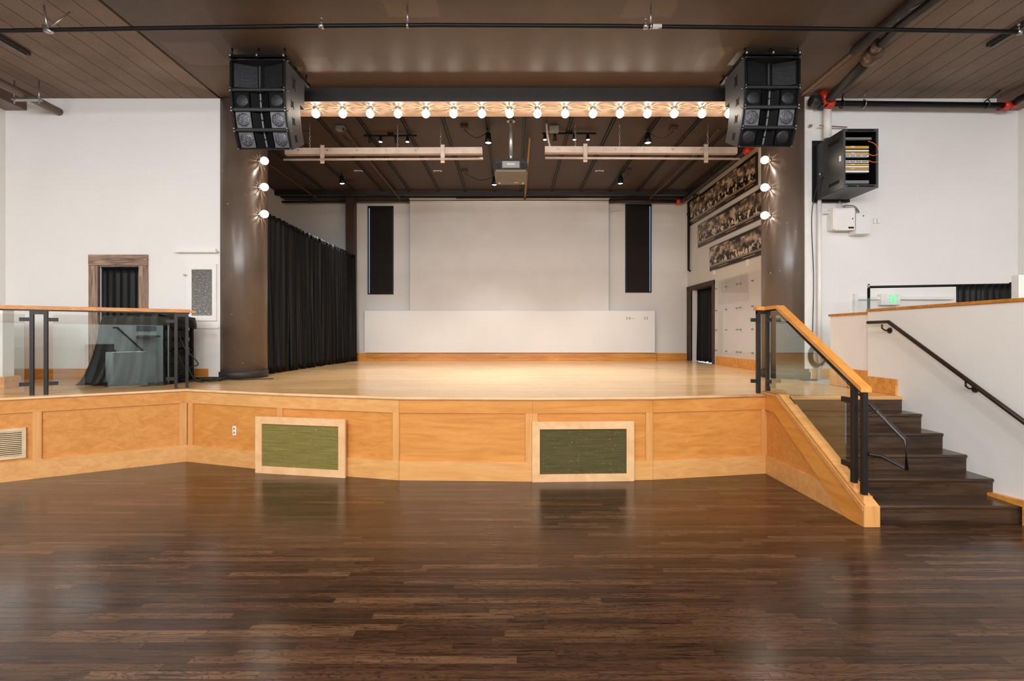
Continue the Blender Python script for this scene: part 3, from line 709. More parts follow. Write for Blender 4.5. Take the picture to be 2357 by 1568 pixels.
# pipes at the back
tag(MB().tube([P(650, 465, 14.0), P(944, 463, 14.0)], .035).lathe([(.05,-.05),(.05,.05)], P(716,464,14.0), 'x', 14).build('sprinkler_pipe', m_bdark), 'black pipe along the stage back wall left of the screen', 'pipe')
tag(MB().tube([P(1401, 463, 14.0), P(1562, 464, 14.0)], .05).build('sprinkler_pipe', m_bdark), 'black pipe along the stage back wall right of the screen', 'pipe')
S(MB().box(SL, SR, 13.9, SB, PZ(456, 13.9)+.02, SH).box(SL, SR, 13.55, 13.7, SH-.12, SH).build('beam', m_bdark), 'dark beam under the ceiling at the stage back wall', 'beam')
tag(MB().tube([P(1050, 456, 13.7), P(1310, 455, 13.7)], .02).tube([P(1100, 456, 13.7), (PX(1100, 13.7), 13.7, SH)], .008, 6).tube([P(1260, 456, 13.7), (PX(1260, 13.7), 13.7, SH)], .008, 6).build('rigging_bar', m_bdark), 'thin dark rod above the projection screen', 'rod')
for (px, py, ex, lb) in ((820, 330, 920, 'second from the left'), (690, 420, 730, 'leftmost'), (1601, 360, 1496, 'nearest the photo boards')):
    X = PX(ex, 14.0); Ys = (SH-.09-CZ)*F/(HY-py)
    tag(MB().tube([(X, 9.3, SH-.09), (X, 13.98, SH-.09), (X, 13.98, PZ(463, 14.0))], .024).build('sprinkler_branch', m_ceil_s), 'brown sprinkler pipe running under the stage ceiling, %s of them' % lb, 'pipe')
tag(MB().tube([(PX(1219, 9.8), 9.76, SH-.10), (PX(1208, 14), 13.98, SH-.13), (PX(1208, 14), 13.98, PZ(462, 14.))], .02).lathe([(.015, 0), (.022, .02), (.01, .05)], (PX(1219, 9.8), 9.72, SH-.12), 'z', 10).build('sprinkler_branch', m_ply), 'copper coloured pipe under the stage ceiling just right of the projector', 'pipe')
# big pipe along right stage wall
dp = thing('sprinkler_main', 'large black pipe along the top of the right stage wall', 'pipe', (4.84, 12, 5.5))
MB().tube([(4.84, 10.1, 5.5), (4.84, 13.75, 5.5)], .06, 14).build('pipe', m_bdark, dp)
for yy in (10.6, 12., 13.3): MB().tube([(4.84, yy, 5.5), (4.84, yy, SH)], .012, 8).build('hanger', m_bdark, dp)
MB().tube([(4.84, 10.25, 5.5), (4.84, 10.02, 5.5)], .075, 14).build('coupling', m_red, dp)
MB().tube([P(1556, 465, 14.0), P(1569, 463, 14.0)], .075, 14).build('coupling', m_red, dp)
MB().tube([(4.84, 13.7, 5.5), P(1569, 463, 14.0)], .07, 12).build('elbow', m_bdark, dp)
tag(MB().tube([(4.98, 13.3, 5.44), (4.98, 13.95, 5.44), (4.98, 13.95, PZ(622, 13.95)), (5.03, 13.95, PZ(622, 13.95)-.03)], .028, 10).lathe([(.05,-.03),(.05,.03)], (4.98, 13.95, PZ(493, 13.95)), 'z', 12).build('drain_pipe', m_black), 'thin black pipe dropping down the right stage wall corner', 'pipe')

# ------------------------------------------------------------------ right stage door
dr_ = thing('door_2', 'dark timber doorway in the right stage wall', 'door', (SR, 13.2, H), kind='structure')
MB().bbox(SR-.03, SR+.03, dy1, 14.19, H, dz+.08).build('jamb', m_rustic_d, dr_); MB().bbox(SR-.03, SR+.22, dy0-.13, dy0, H, dz+.08).build('jamb', m_rustic_d, dr_)
MB().bbox(SR-.035, SR+.22, dy0-.13, 14.19, dz-.02, dz+.09).build('lintel', m_rustic_d, dr_)
MB().box(SR+.21, SR+.24, dy1-.32, dy1+.02, H, dz).build('door_leaf', m_wall2, dr_)
dc = thing('door_curtain', 'black curtain hanging in the dark timber doorway on the right stage wall', 'curtain', (SR+.1, 13., H))
fold_curtain('cloth', m_dcurt, ((SR+.16, dy0-.02), (SR+.16, dy1-.03)), H+.015, dz-.03, .03, 9, dc, 8)
MB().tube([(SR+.16, dy0-.02, dz-.02), (SR+.16, dy1, dz-.02)], .01).build('rod', m_black, dc)

# acrylic board with standoffs
ab = thing('display_board', 'clear acrylic board on metal standoffs beside the stage doorway', 'board', (SR, 11., H+.25))
ya, yb, yc = 12.15, 10.95, 8.95; za, zb = 1.20, 3.02
for (q0, q1) in ((yb+.01, ya), (yc, yb-.01)): MB().box(SR-.035, SR-.028, q0, q1, za, zb).build('acrylic_sheet', m_acryl, ab)
def yof(px): return SR*F/(px-CX)
MB().box(SR-.006, SR-.001, yof(1724), yof(1654), 2.44, 2.98).build('backing_sheet', simple('pale_grey_sheet', lin(206,200,195), .5, var=.02), ab)
for px in (1650, 1673, 1698, 1706, 1734):
    for (pyr, X_) in ((632, 0), (698, 1), (757, 2), (815, 3)):
        Y = yof(px); z = (2.83, 2.3, 1.82, 1.32)[X_]
        MB().lathe([(.016, 0), (.016, .042), (.012, .046)], (SR, Y, z), 'x', 12).xf(Matrix.Translation((SR, 0, 0)) @ Matrix.Diagonal((-1, 1, 1, 1)) @ Matrix.Translation((-SR, 0, 0))).build('standoff', m_chrome, ab)
for (px, z, lb) in ((1722, 3.17, 'small white plate under the lowest photo board, nearer the column'), (1644, 3.2, 'small white plate above the stage doorway')):
    tag(MB().bbox(SR-.03, SR, yof(px)-.06, yof(px)+.06, z, z+.14).build('wall_plate', m_white), lb, 'wall plate')

# photo boards
def photomat(seed):
    t = NT('old_group_photo'); tc = t.n('ShaderNodeTexCoord').outputs['Generated']; sp = t.n('ShaderNodeSeparateXYZ'); t.link(tc, sp.inputs[0])
    v_ = sp.outputs[2]; x, y, z = t.xyz(); o = seed*13.7
    yy = t.math('ADD', y, o)
    vo = t.n('ShaderNodeTexVoronoi'); vo.inputs['Scale'].default_value = 15.; t.link(t.comb(0., yy, t.math('MULTIPLY', z, .75)), vo.inputs['Vector'])
    face = t.ramp(vo.outputs['Distance'], [(.20, (1,1,1)), (.33, (0,0,0))])
    clo = t.n('ShaderNodeSeparateColor'); t.link(vo.outputs['Color'], clo.inputs[0])
    body = t.ramp(clo.outputs[0], [(.35, lin(24,20,17)), (.6, lin(90,76,62)), (.72, lin(214,200,178))], 'CONSTANT')
    crowd = t.mix(t.math('MULTIPLY', face, .8), body, lin(220,200,174))
    bg = t.noise(t.comb(0., t.math('MULTIPLY', yy, 2.3), t.math('MULTIPLY', z, 4.)), 1.5, 3, .6)
    back = t.ramp(bg, [(.35, lin(36,29,24)), (.5, lin(120,100,82)), (.62, lin(206,186,160))])
    wv = t.n('ShaderNodeTexNoise'); wv.inputs['Scale'].default_value = 3.; t.link(t.comb(0., yy, 0.), wv.inputs['Vector'])
    lim = t.math('ADD', .42, t.math('MULTIPLY', t.math('SUBTRACT', wv.outputs[0], .5), .8))
    c = t.mix(t.math('LESS_THAN', v_, lim), back, crowd)
    c = t.mix(t.math('LESS_THAN', v_, .1), c, lin(150,130,108))
    return t.set(c, .3, spec=.4)
m_pboard = simple('dark_photo_board', lin(38,30,25), .3)
def photo_board(y0, y1, z0, z1, n, label, seed):
    t = thing('photo_board', label, 'photo board', (SR, (y0+y1)/2, z0), group='photo boards on the right stage wall')
    MB().box(SR-.035, SR-.002, y0, y1, z0, z1).build('board', m_pboard, t)
    rnd = random.Random(seed); cuts = [0]
    for k in range(n): cuts.append(cuts[-1]+rnd.uniform(.8, 1.3))
    for k in range(n):
        a = y1-.03-(y1-y0-.06)*cuts[k]/cuts[-1]; b = y1-.03-(y1-y0-.06)*cuts[k+1]/cuts[-1]
        MB().box(SR-.042, SR-.0355, b+.008, a-.008, z0+.09, z1-.025-(.05 if k % 2 else 0)).build('photograph', photomat(seed*3+k), t)
        MB().box(SR-.0365, SR-.0352, b+.1, b+.1+.45*(a-b), z0+.045, z0+.06).build('caption_strip', m_fascia, t)
photo_board(10.13, 14.05, 4.77, 5.44, 4, 'topmost of the three dark boards of old group photographs', 1)
photo_board(9.35, 13.33, 4.04, 4.65, 4, 'middle one of the three dark boards of old group photographs', 2)
photo_board(8.85, 12.53, 3.31, 3.91, 3, 'lowest of the three dark boards of old group photographs', 3)

# ------------------------------------------------------------------ stage ceiling: channels, light rails, track lights, spots
for k in range(14):
    X = -4.33+.775*k if k else -5.1
    xs = (-5.1, -4.3, -3.53, -2.80, -2.01, -1.27, -.465, .25, 1.10, 1.88, 2.67, 3.44, 4.15, 4.75)[k]
    mb = MB().box(xs-.035, xs-.012, 8.5, 13.6, SH-.04, SH).box(xs+.012, xs+.035, 8.5, 13.6, SH-.04, SH).box(xs-.012, xs+.012, 8.5, 13.6, SH-.012, SH)
    S(mb.build('ceiling_channel', m_bdark), 'black channel running back along the dark stage ceiling', 'ceiling channel')['group'] = 'black channels on the stage ceiling'
def chain(mb, x, y, z0, z1):
    n = int((z1-z0)/.045)
    for k in range(n):
        z = z0+(z1-z0)*(k+.5)/n; pts = []
        for j in range(8):
            a = 2*PI*j/8; p = (.013*math.cos(a), .030*math.sin(a))
            pts.append((x+(p[0] if k % 2 else 0), y+(0 if k % 2 else p[0]), z+p[1]))
        mb.tube(pts, .0045, 5, closed=True)
def light_rail(xa, xb, za, zb, chains, brs, label, flex=None):
    Y = 9.2; t = thing('lighting_rail', label, 'lighting bar', ((xa+xb)/2, Y, za), group='taupe lighting bars on chains')
    zl = lambda x: za+(zb-za)*(x-xa)/(xb-xa)
    b = MB(); h = .058
    b.hexa([(xa,Y-.05,za-h),(xb,Y-.05,zb-h),(xb,Y+.05,zb-h),(xa,Y+.05,za-h),(xa,Y-.05,za+h),(xb,Y-.05,zb+h),(xb,Y+.05,zb+h),(xa,Y+.05,za+h)])
    b.build('beam', m_rail_t, t)
    for k in range(6):
        x = xa+.25+(xb-xa-.4)*k/6; MB().lathe([(.014, 0), (.014, .01)], (x, Y-.05, zl(x)+.01), '-y', 8).build('bolt', m_chrome, t)
    dz = -.175
    MB().tube([(xa, Y-.09, za+dz), (xb+.02, Y-.09, zb+dz)], .02, 10).build('rod', m_rail_t, t)
    for x in brs:
        mb = MB().bbox(x-.038, x+.038, Y-.075, Y-.055, zl(x)-.24, zl(x)+.10, .004).box(x-.03, x+.03, Y-.1, Y-.075, zl(x)-.20, zl(x)-.15)
        for (ax, az) in ((-.02,-.13),(.02,-.13),(-.02,-.22),(.02,-.22),(0,.07)): mb.lathe([(.006,0),(.006,.008)], (x+ax, Y-.075 if az != -.13 else Y-.1, zl(x)+az), '-y', 6)
        mb.build('bracket', m_rail_t, t)
    for x in chains:
        mb = MB(); chain(mb, x, Y, zl(x)+.06, SH-.05); mb.build('chain', m_chrome, t)
    if flex: cable('cable', None, flex, .02, m_rail_t, parent=t)
RZ = lambda py: PZ(py, 9.2)
light_rail(PX(658, 9.2), PX(1110, 9.2), RZ(350), RZ(348), [PX(713, 9.2), PX(915, 9.2), PX(1014, 9.2)], [PX(745, 9.2), PX(1020, 9.2)], 'long taupe lighting bar on chains, left of the projector')
light_rail(PX(1254, 9.2), PX(1695, 9.2), RZ(346), RZ(348), [PX(1324, 9.2), PX(1426, 9.2), PX(1629, 9.2)], [PX(1346, 9.2), PX(1622, 9.2)], 'long taupe lighting bar on chains, right of the projector',
           [(PX(1258, 9.2), 9.22, SH-.03), (PX(1258, 9.2), 9.22, RZ(285)), (PX(1261, 9.2), 9.22, RZ(315)), (PX(1267, 9.2), 9.2, RZ(342))])

def spot(name, label, loc, aim, s=1., lit=True, group=None, energy=60., stem=.09, ang=70):
    # small spotlight hanging from a stem; loc is the mounting point
    t = thing(name, label, 'spotlight', loc, group)
    x, y, z = loc; c = Vector((x, y, z-stem)); d = (Vector(aim)-c).normalized()
    MB().lathe([(.022*s, -.0), (.022*s, -.015)], loc, 'z', 12).box(x-.005, x+.005, y-.005, y+.005, z-stem, z).build('stem', m_black, t)
    R = d.to_track_quat('Z', 'Y').to_matrix().to_4x4(); T = Matrix.Translation(c) @ R
    MB().lathe([(.02*s, -.07*s), (.035*s, -.06*s), (.042*s, .02*s), (.055*s, .09*s), (.050*s, .09*s), (.040*s, .05*s)], n=18).xf(T).build('housing', m_blackm, t)
    ln = MB().lathe([(.0001, .068*s), (.046*s, .07*s)], n=18, cap=False).xf(T).build('lens', m_lamp if lit else m_gray, t)
    if lit:
        L = bpy.data.lights.new('spot_lamp', 'SPOT'); L.energy = energy; L.spot_size = math.radians(ang); L.spot_blend = .6; L.shadow_soft_size = .05*s; L.color = (1, .98, .95)
        lo = bpy.data.objects.new('spot_lamp', L); C.objects.link(lo); lo.parent = t
        lo.location = c + d*(.11*s) - Vector(loc); lo.rotation_euler = (-d).to_track_quat('Z', 'Y').to_euler()
def junction(px, py, Y=None):
    Yc = (SH-.03-CZ)*F/(HY-py); return (PX(px, Yc), Yc, SH)
def track(x0, x1, py, heads, side):
    Y = (SH-.06-CZ)*F/(HY-py); t = thing('light_track', 'black track under the stage ceiling, %s of the projector' % side, 'light track', (PX((x0+x1)/2, Y), Y, SH))
    MB().bbox(PX(x0, Y), PX(x1, Y), Y-.02, Y+.02, SH-.075, SH-.04).box(PX((x0+x1)/2, Y)-.06, PX((x0+x1)/2, Y)+.06, Y-.03, Y+.03, SH-.04, SH).build('track', m_black, t)
    for i, (px, lit) in enumerate(heads):
        X = PX(px, Y)
        spot('track_spotlight', ('lit' if lit else 'unlit') + ' small spotlight on the track %s of the projector, %s' % (side, ['leftmost head', 'second head from the left', 'third head from the left', 'rightmost head'][i]),
             (X, Y, SH-.075), (X+(0.1 if lit else .3), Y-.9 if lit else Y+2., 1.), .75, lit, 'small heads on the stage ceiling tracks', 150., .05)
track(838, 960, 313, [(852, 0), (876, 1), (912, 0), (938, 1)], 'left')
track(1248, 1372, 308, [(1254, 1), (1277, 0), (1322, 1), (1353, 1)], 'right')
for (px, py, bx, by, lb, aim) in ((1124, 318, 1069, 293, 'nearest the left lighting bar end', (-.4, 7., 1.)), (1491, 318, 1550, 296, 'above the right lighting bar', (2.5, 8.2, 1.)),
                   (787, 414, 805, 418, 'low at the far left above the curtain', (-3., 11, 1.)), (1138, 417, 1070, 395, 'just below left of the projector', (-.5, 11.5, 1.)), (1428, 414, 1445, 393, 'far back right of the projector', (2.5, 12., 1.))):
    Yc = (SH-.18-CZ)*F/(HY-py); X = PX(px, Yc)
    spot('ceiling_spotlight', 'black bell spotlight on the stage ceiling, ' + lb, (X, Yc, SH-.02), (X+(aim[0]-X)*.4, Yc-.4, 1.), 1.35, True, 'bell spotlights on the stage ceiling', 230., .15, 95)
    jx, jy, jz = junction(bx, by)
    j = MB().bbox(jx-.07, jx+.07, jy-.06, jy+.06, SH-.07, SH).build('junction_box', m_ceil_s); tag(j, 'small junction box of the spotlight ' + lb, 'junction box')
    cable('cord', 'thin dark cord drooping to the spotlight ' + lb, [(jx, jy, SH-.07), (jx+(X-jx)*.2, jy, SH-.16), (jx+(X-jx)*.5, (jy+Yc)/2, SH-.2), (jx+(X-jx)*.8, Yc, SH-.12), (X, Yc, SH-.05)], .008, m_cable, 'cord')
cable('cord', 'thin dark cord from ceiling box to the left light track', [(PX(784, 9.7)+.05, 9.7, SH-.05), (PX(805, 9.7), 9.7, SH-.16), (PX(825, 9.7), 9.72, SH-.10), (PX(840, 9.7), 9.75, SH-.06)], .008, m_cable, 'cord')
tag(MB().bbox(PX(784, 9.4)-.08, PX(784, 9.4)+.08, 9.34, 9.48, SH-.08, SH).build('junction_box', m_gray), 'grey ceiling junction box left of the left light track', 'junction box')
tag(MB().bbox(PX(1275, 9.4)-.09, PX(1275, 9.4)+.09, 9.34, 9.5, SH-.10, SH).build('junction_box', m_gray), 'grey ceiling junction box above the right light track', 'junction box')
for i, (px, lb) in enumerate(((825, 'leftmost'), (1007, 'nearest the projector'), (1380, 'right of the projector'))):
    Yc = (SH-.01-CZ)*F/(HY-394); X = PX(px, Yc)
    mb = MB().bbox(X-.1, X+.1, Yc-.04, Yc+.04, SH-.015, SH)
    t_ = mb.build('ceiling_plate', m_white); tag(t_, 'small white rectangular plate on the stage ceiling, ' + lb, 'plate', 'white plates on the stage ceiling')
    MB().box(X-.075, X+.075, Yc-.02, Yc+.02, SH-.018, SH-.0151).build('slot', m_ceil_s, t_)

# ------------------------------------------------------------------ projector
pj = thing('projector', 'black ceiling projector hanging on a silver pole above the stage', 'projector', (PX(1176, 9.), 9., 4.6))
jx = PX(1176, 9.0)
MB().tube([(jx, 9.15, SH), (jx, 9.15, 5.0)], .034, 16).tube([(jx, 9.15, 5.12), (jx, 9.15, 4.9)], .026, 16).lathe([(.08, SH-.02), (.08, SH)], (jx, 9.15, 0), n=20).build('pole', m_concrete, pj)
MB().box(jx-.24, jx+.24, 9.02, 9.3, 4.885, 4.905).box(jx-.24, jx-.225, 9.02, 9.3, 4.80, 4.9).box(jx+.225, jx+.24, 9.02, 9.3, 4.80, 4.9).box(jx-.24, jx+.24, 9.0, 9.02, 4.84, 4.9).build('mount', m_black, pj)
pb = [(-.30, 0), (-.315, .04), (-.31, .13), (-.27, .165), (.27, .165), (.31, .13), (.315, .04), (.30, 0)]
m_pjb = simple('bronze_plastic', lin(92,82,58), .4)
MB().prismy([(jx+x*.98, 4.665+z) for x, z in pb], 8.93, 9.62).build('body', m_blackm, pj)
MB().prism([(jx-.30, 8.95), (jx-.27, 8.90), (jx+.27, 8.90), (jx+.30, 8.95), (jx+.29, 9.6), (jx+.25, 9.66), (jx-.25, 9.66), (jx-.29, 9.6)], 4.63, 4.668).build('underside', m_pjb, pj)
MB().bbox(jx-.16, jx+.16, 8.905, 8.94, 4.70, 4.83, .01).build('rear_panel', m_gray, pj)
vn = MB()
for s_ in (-1, 1):
    for k in range(6): vn.box(jx+s_*.235-.055, jx+s_*.235+.055, 8.922, 8.934, 4.70+k*.018, 4.708+k*.018)
vn.build('vent_slats', m_black, pj)
text('EPSON', .045, 'lettering', m_white, pj, (jx, 8.903, 4.768))
MB().box(jx+.06, jx+.14, 9.5, 9.55, 4.627, 4.6299).build('label_sticker', m_yellow, pj)
for a in (-.22, .23): MB().lathe([(.016, 4.615), (.016, 4.63)], (jx+a, 9.54, 0), n=10).build('foot', m_white, pj)

# ------------------------------------------------------------------ round bulbs
def make_bulb():
    t = thing('round_bulb', 'x', 'light bulb', (0, 0, 0), group='x')
    MB().lathe([(.045, 0), (.045, .012), (.028, .016), (.024, .045)], axis='-y', n=20).build('socket', m_chrome, t)
    fl = MB()
    for k in range(11):
        a = 2*PI*k/11+.15; c, s = math.cos(a), math.sin(a); w = .011
        r0, r1 = .026, .058
        q = [(r0*c-w*s*.5, r0*s+w*c*.5), (r1*c-w*s, r1*s+w*c), (r1*c+w*s, r1*s-w*c), (r0*c+w*s*.5, r0*s-w*c*.5)]
        fl.hexa([(x, -.046-.018*(i in (1, 2)), z) for i, (x, z) in enumerate(q)] + [(x, -.043-.018*(i in (1, 2)), z) for i, (x, z) in enumerate(q)])
    fl.build('petal_collar', m_chrome, t)  # blades added to throw the star shadows round each bulb
    R = .066; cy = .098
    pr = [(.024, .04)] + [(R*math.sin(a), cy-R*math.cos(a)) for a in [PI*k/12 for k in range(2, 13)]]
    pr[-1] = (.0005, cy+R)
    MB().lathe(pr, axis='-y', n=24, cap=False).build('glass_globe', m_globe, t)
    L = bpy.data.lights.new('bulb_lamp', 'POINT'); L.energy = 10.; L.shadow_soft_size = .01; L.color = (1, .88, .74)
    lo = bpy.data.objects.new('bulb_lamp', L); C.objects.link(lo); lo.parent = t; lo.location = (0, -.09, 0)
    return t
bulb = make_bulb(); first = True
ordn = ['first', 'second', 'third', 'fourth', 'fifth', 'sixth', 'seventh', 'eighth', 'ninth', 'tenth', 'eleventh', 'twelfth', 'thirteenth', 'fourteenth', 'fifteenth', 'sixteenth']
for i, px in enumerate((727, 789, 852, 916, 980, 1044, 1109, 1173, 1237, 1301, 1365, 1427, 1490, 1552, 1616, 1678)):
    b = bulb if first else dup(bulb); first = False
    b.location = (PX(px, 8.0), 8.0, BZ-.006); b.rotation_euler = (PI/2, 0, .2*i); b['group'] = 'lit round bulbs under the beam'
    b['label'] = 'lit round bulb hanging under the beam, %s from the left speaker stack' % ordn[i]
for (cx, sgn, pys) in ((-4.615, 1, (372, 432, 494)), (4.71, -1, (370, 433, 497))):
    for i, py in enumerate(pys):
        b = dup(bulb); th = math.radians(20); r = .385
        b.location = (cx+sgn*r*math.cos(th), 8.5-r*math.sin(th), PZ(py, 8.37)); d = Vector((sgn*math.cos(th), -math.sin(th), 0))
        b.rotation_euler = (0, 0, math.atan2(d.x, -d.y)); b['group'] = 'lit round bulbs on the column sides'
        b['label'] = 'lit round bulb on the inner side of the %s column, %s of three' % ('left' if sgn > 0 else 'right', ['topmost', 'middle', 'lowest'][i])

# ------------------------------------------------------------------ hanging loudspeakers
def grille_mat(name, dark, light):
    t = NT(name); x, y, z = t.xyz(True); v = t.comb(x, 0., z)
    vo = t.n('ShaderNodeTexVoronoi'); vo.inputs['Scale'].default_value = 92.; vo.inputs['Randomness'].default_value = .6; t.link(v, vo.inputs['Vector'])
    c = t.ramp(vo.outputs['Distance'], [(.42, dark), (.60, light)])
    return t.set(c, .4, metal=.3, bump=vo.outputs['Distance'], bstr=.4, bdist=.004)
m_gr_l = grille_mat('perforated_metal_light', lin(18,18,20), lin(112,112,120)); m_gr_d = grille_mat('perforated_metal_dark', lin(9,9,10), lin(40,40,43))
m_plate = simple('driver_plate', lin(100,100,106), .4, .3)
m_cab = simple('black_textured_cabinet', lin(60,60,62), .38)
m_cabf = simple('black_baffle', lin(8,8,9), .65, spec=.15)
m_slot = simple('grey_slot', lin(120,118,116), .4)
def cabinet(W, h, D, hb, lit, sub):
    # front top edge on the x axis at the origin, box hangs down -z, back towards +y
    t = thing('speaker_cabinet', 'x', 'loudspeaker', (0, 0, 0))
    e = .018; w = W/2; db = (h-hb)/2
    shell = MB()
    def wedge(x0, x1, y0, y1, f0, f1):   # f: z offset from top face
        k0 = y0/D; k1 = y1/D
        zt = lambda k: -db*k; zb = lambda k: -h+db*k
        zz = lambda k, f: zt(k)+(zb(k)-zt(k))*f
        shell.hexa([(x0,y0,zz(k0,f1)),(x1,y0,zz(k0,f1)),(x1,y1,zz(k1,f1)),(x0,y1,zz(k1,f1)),(x0,y0,zz(k0,f0)),(x1,y0,zz(k0,f0)),(x1,y1,zz(k1,f0)),(x0,y1,zz(k1,f0))])
    wedge(-w, -w+e, 0, D, 0, 1); wedge(w-e, w, 0, D, 0, 1); wedge(-w+e, w-e, 0, D, 0, e/h); wedge(-w+e, w-e, 0, D, 1-e/h, 1); wedge(-w+e, w-e, D-e, D, e/h, 1-e/h)
    shell.build('cabinet', m_cab, t)
    MB().box(-w+e, w-e, .09, .10, -h+e, -e).build('baffle', m_cabf, t)
    fr = MB()
    for s in (-1, 1):
        a, b = sorted((s*w, s*(w-.03))); fr.box(a, b, -.012, .0, -h+.004, -.004)
    fr.box(-w+.03, w-.03, -.006, .0, -.022, -.008); fr.box(-w+.03, w-.03, -.006, 0, -h+.008, -h+.02); fr.build('rigging_rail', m_black, t)
    if sub:
        for s in (-1, 1):
            g = MB(); xo, xi = s*(w-.05), s*.045
            g.hexa([(xo,.012,-h+.04),(xi,.085,-h+.05),(xi,.095,-h+.05),(xo,.022,-h+.04),(xo,.012,-.04),(xi,.085,-.06),(xi,.095,-.06),(xo,.022,-.04)]); g.build('grille', m_gr_d, t)
        MB().box(-.02, .0, .07, .09, -h+.04, -.05).build('divider', m_cab, t)
    else:
        for s in (-1, 1):
            cx = s*(w-.14); rr = h/2-.022
            MB().bbox(cx-rr*.98, cx+rr*.98, .02, .032, -h/2-rr, -h/2+rr, .01).build('driver_plate', m_plate if lit else m_cabf, t)  # lit boxes: the light they catch is painted in as paler plate and grille
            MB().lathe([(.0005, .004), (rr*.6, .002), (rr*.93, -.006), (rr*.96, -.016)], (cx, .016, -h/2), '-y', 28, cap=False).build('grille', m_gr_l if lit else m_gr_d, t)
        MB().prism([(-.115, .025), (-.01, .085), (-.01, .09), (-.12, .03)], -h+.03, -.03).prism([(.115, .025), (.01, .085), (.01, .09), (.12, .03)], -h+.03, -.03).build('horn_flare', m_cabf, t)
        MB().box(-.008, .008, .06, .085, -h+.03, -h/2-.008).box(-.008, .008, .06, .085, -h/2+.008, -.03).build('horn_slot', m_slot, t)
    # side handles: butterfly recess
    hw, hh = .05, h*.22; yc = D*.42; but = [(-hw,-hh),(-hw*.35,-hh*.8),(0,-hh*.55),(hw*.35,-hh*.8),(hw,-hh),(hw*.75,0),(hw,hh),(hw*.35,hh*.8),(0,hh*.55),(-hw*.35,hh*.8),(-hw,hh),(-hw*.75,0)]
    for s in (-1, 1):
        a, b = sorted((s*(w+.0015), s*(w-.01))); MB().prismx([(yc+y, -h/2+z) for y, z in but], a, b).build('side_handle', m_cabf, t)
        a, b = sorted((s*(w+.002), s*w)); MB().box(a, b, .02, .10, -h+.02, -.02).build('side_plate', m_cab, t)
    pins = MB()
    for s in (-1, 1):
        for z in (-.015, -h+.015): pins.lathe([(.008, 0), (.008, .03)], (s*(w-.015), 0, z), '-y', 8)
        pins.tube([(s*w, .02, -.012), (s*(w+.03), .02, -.012)], .006, 6)
    pins.build('rigging_pins', m_chrome, t)
    return t
protos = {}
def stack(cx, ztop, side, W=.755):
    Y = 6.70; grp = 'hanging loudspeakers on the %s' % side
    fr = thing('speaker_rigging', 'black rigging frame bolted under the ceiling above the %s speakers' % side, 'rigging frame', (cx, Y, ztop))
    w = W/2; s = 1 if side == 'left' else -1
    mb = MB()
    for x in (-w+.02, w-.02): mb.box(cx+x-.02, cx+x+.02, Y-.02, Y+.80, ztop-.06, ztop-.01)
    for y in (0, .3, .74): mb.box(cx-w, cx+w, Y+y-.015, Y+y+.03, ztop-.05, ztop-.015)
    mb.box(cx-.02, cx+.02, Y-.02, Y+.78, ztop-.06, ztop-.0)
    mb.build('bars', m_black, fr)
    for x in (-w+.02, 0, w-.02):
        for y in (0.02, .72): MB().tube([(cx+x, Y+y, ztop-.02), (cx+x, Y+y, CEIL)], .012, 8).build('hanger_rod', m_black, fr)
    sh = MB()
    for x in (-w+.02, 0, w-.02):
        for y in (-.03, .77): sh.lathe([(.012, -.01), (.018, .01), (.01, .03)], (cx+x, Y+y, ztop-.04), 'z', 8)
    sh.build('shackles', m_chrome, fr)
    p = Vector((cx, Y, ztop-.075))
    ang = (0, 6, 16, 26)
    for i in range(4):
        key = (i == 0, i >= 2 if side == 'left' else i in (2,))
        h = .405 if i == 0 else .255; D = .60 if i == 0 else .45; hb = h if i == 0 else h*.78
        if key not in protos: protos[key] = c = cabinet(W, h, D, hb, key[1], key[0])
        else: c = dup(protos[key])
        a = math.radians(ang[i]); c.location = p; c.rotation_euler = (a, 0, 0); c['group'] = grp
        c['label'] = 'black loudspeaker box in the %s hanging stack, %s' % (side, ['large topmost box', 'second from the top', 'third from the top', 'lowest box'][i])
        p = p + Vector((0, math.sin(a), -math.cos(a)))*(h+.004)
stack((PX(530, 6.7)+PX(657, 6.7))/2, 5.50, 'left'); stack((PX(1713, 6.7)+PX(1842, 6.7))/2, 5.535, 'right')

# ------------------------------------------------------------------ ceiling pipes and ducts in the hall
def clamp(mb, x, y, z, r=.045, w=.02): mb.tube([(x-w, y, z), (x+w, y, z)], r, 12)
t = thing('ceiling_pipe', 'long black pipe hung across the whole width under the hall ceiling', 'pipe', (0, 5.88, 5.37))
pp = [(-6.9, 5.88, PZ(72, 5.88)), (PX(0, 5.88), 5.88, PZ(71, 5.88)), (PX(300, 5.88), 5.88, PZ(66, 5.88)), (PX(700, 5.88), 5.88, PZ(60, 5.88)), (PX(1000, 5.88), 5.88, PZ(58, 5.88)), (PX(1400, 5.88), 5.88, PZ(60, 5.88)), (PX(1800, 5.88), 5.88, PZ(65, 5.88)), (PX(2200, 5.88), 5.88, PZ(71, 5.88)), (6.3, 5.88, PZ(74, 5.88))]
MB().tube(pp, .024, 14).build('pipe', m_black, t)
mb = MB(); hx = PX(938, 5.88); mb.tube([(hx, 5.88, CEIL-.01), (hx, 5.88, PZ(50, 5.88))], .009, 8); mb.tube([(hx-.012, 5.88, PZ(59, 5.88)), (hx+.012, 5.88, PZ(59, 5.88))], .03, 12); mb.build('hanger', m_chrome, t)
mb = MB(); hx = PX(1498, 5.88); mb.tube([(hx, 5.88, CEIL-.01), (hx, 5.88, PZ(52, 5.88))], .009, 8); mb.tube([(hx-.012, 5.88, PZ(61, 5.88)), (hx+.012, 5.88, PZ(61, 5.88))], .03, 12); mb.build('hanger', m_chrome, t)
mb = MB()
for k in range(7): mb.tube([(PX(1502+k*3, 5.88), 5.88, PZ(61, 5.88)), (PX(1504+k*3, 5.88), 5.88, PZ(61, 5.88))], .027, 10)
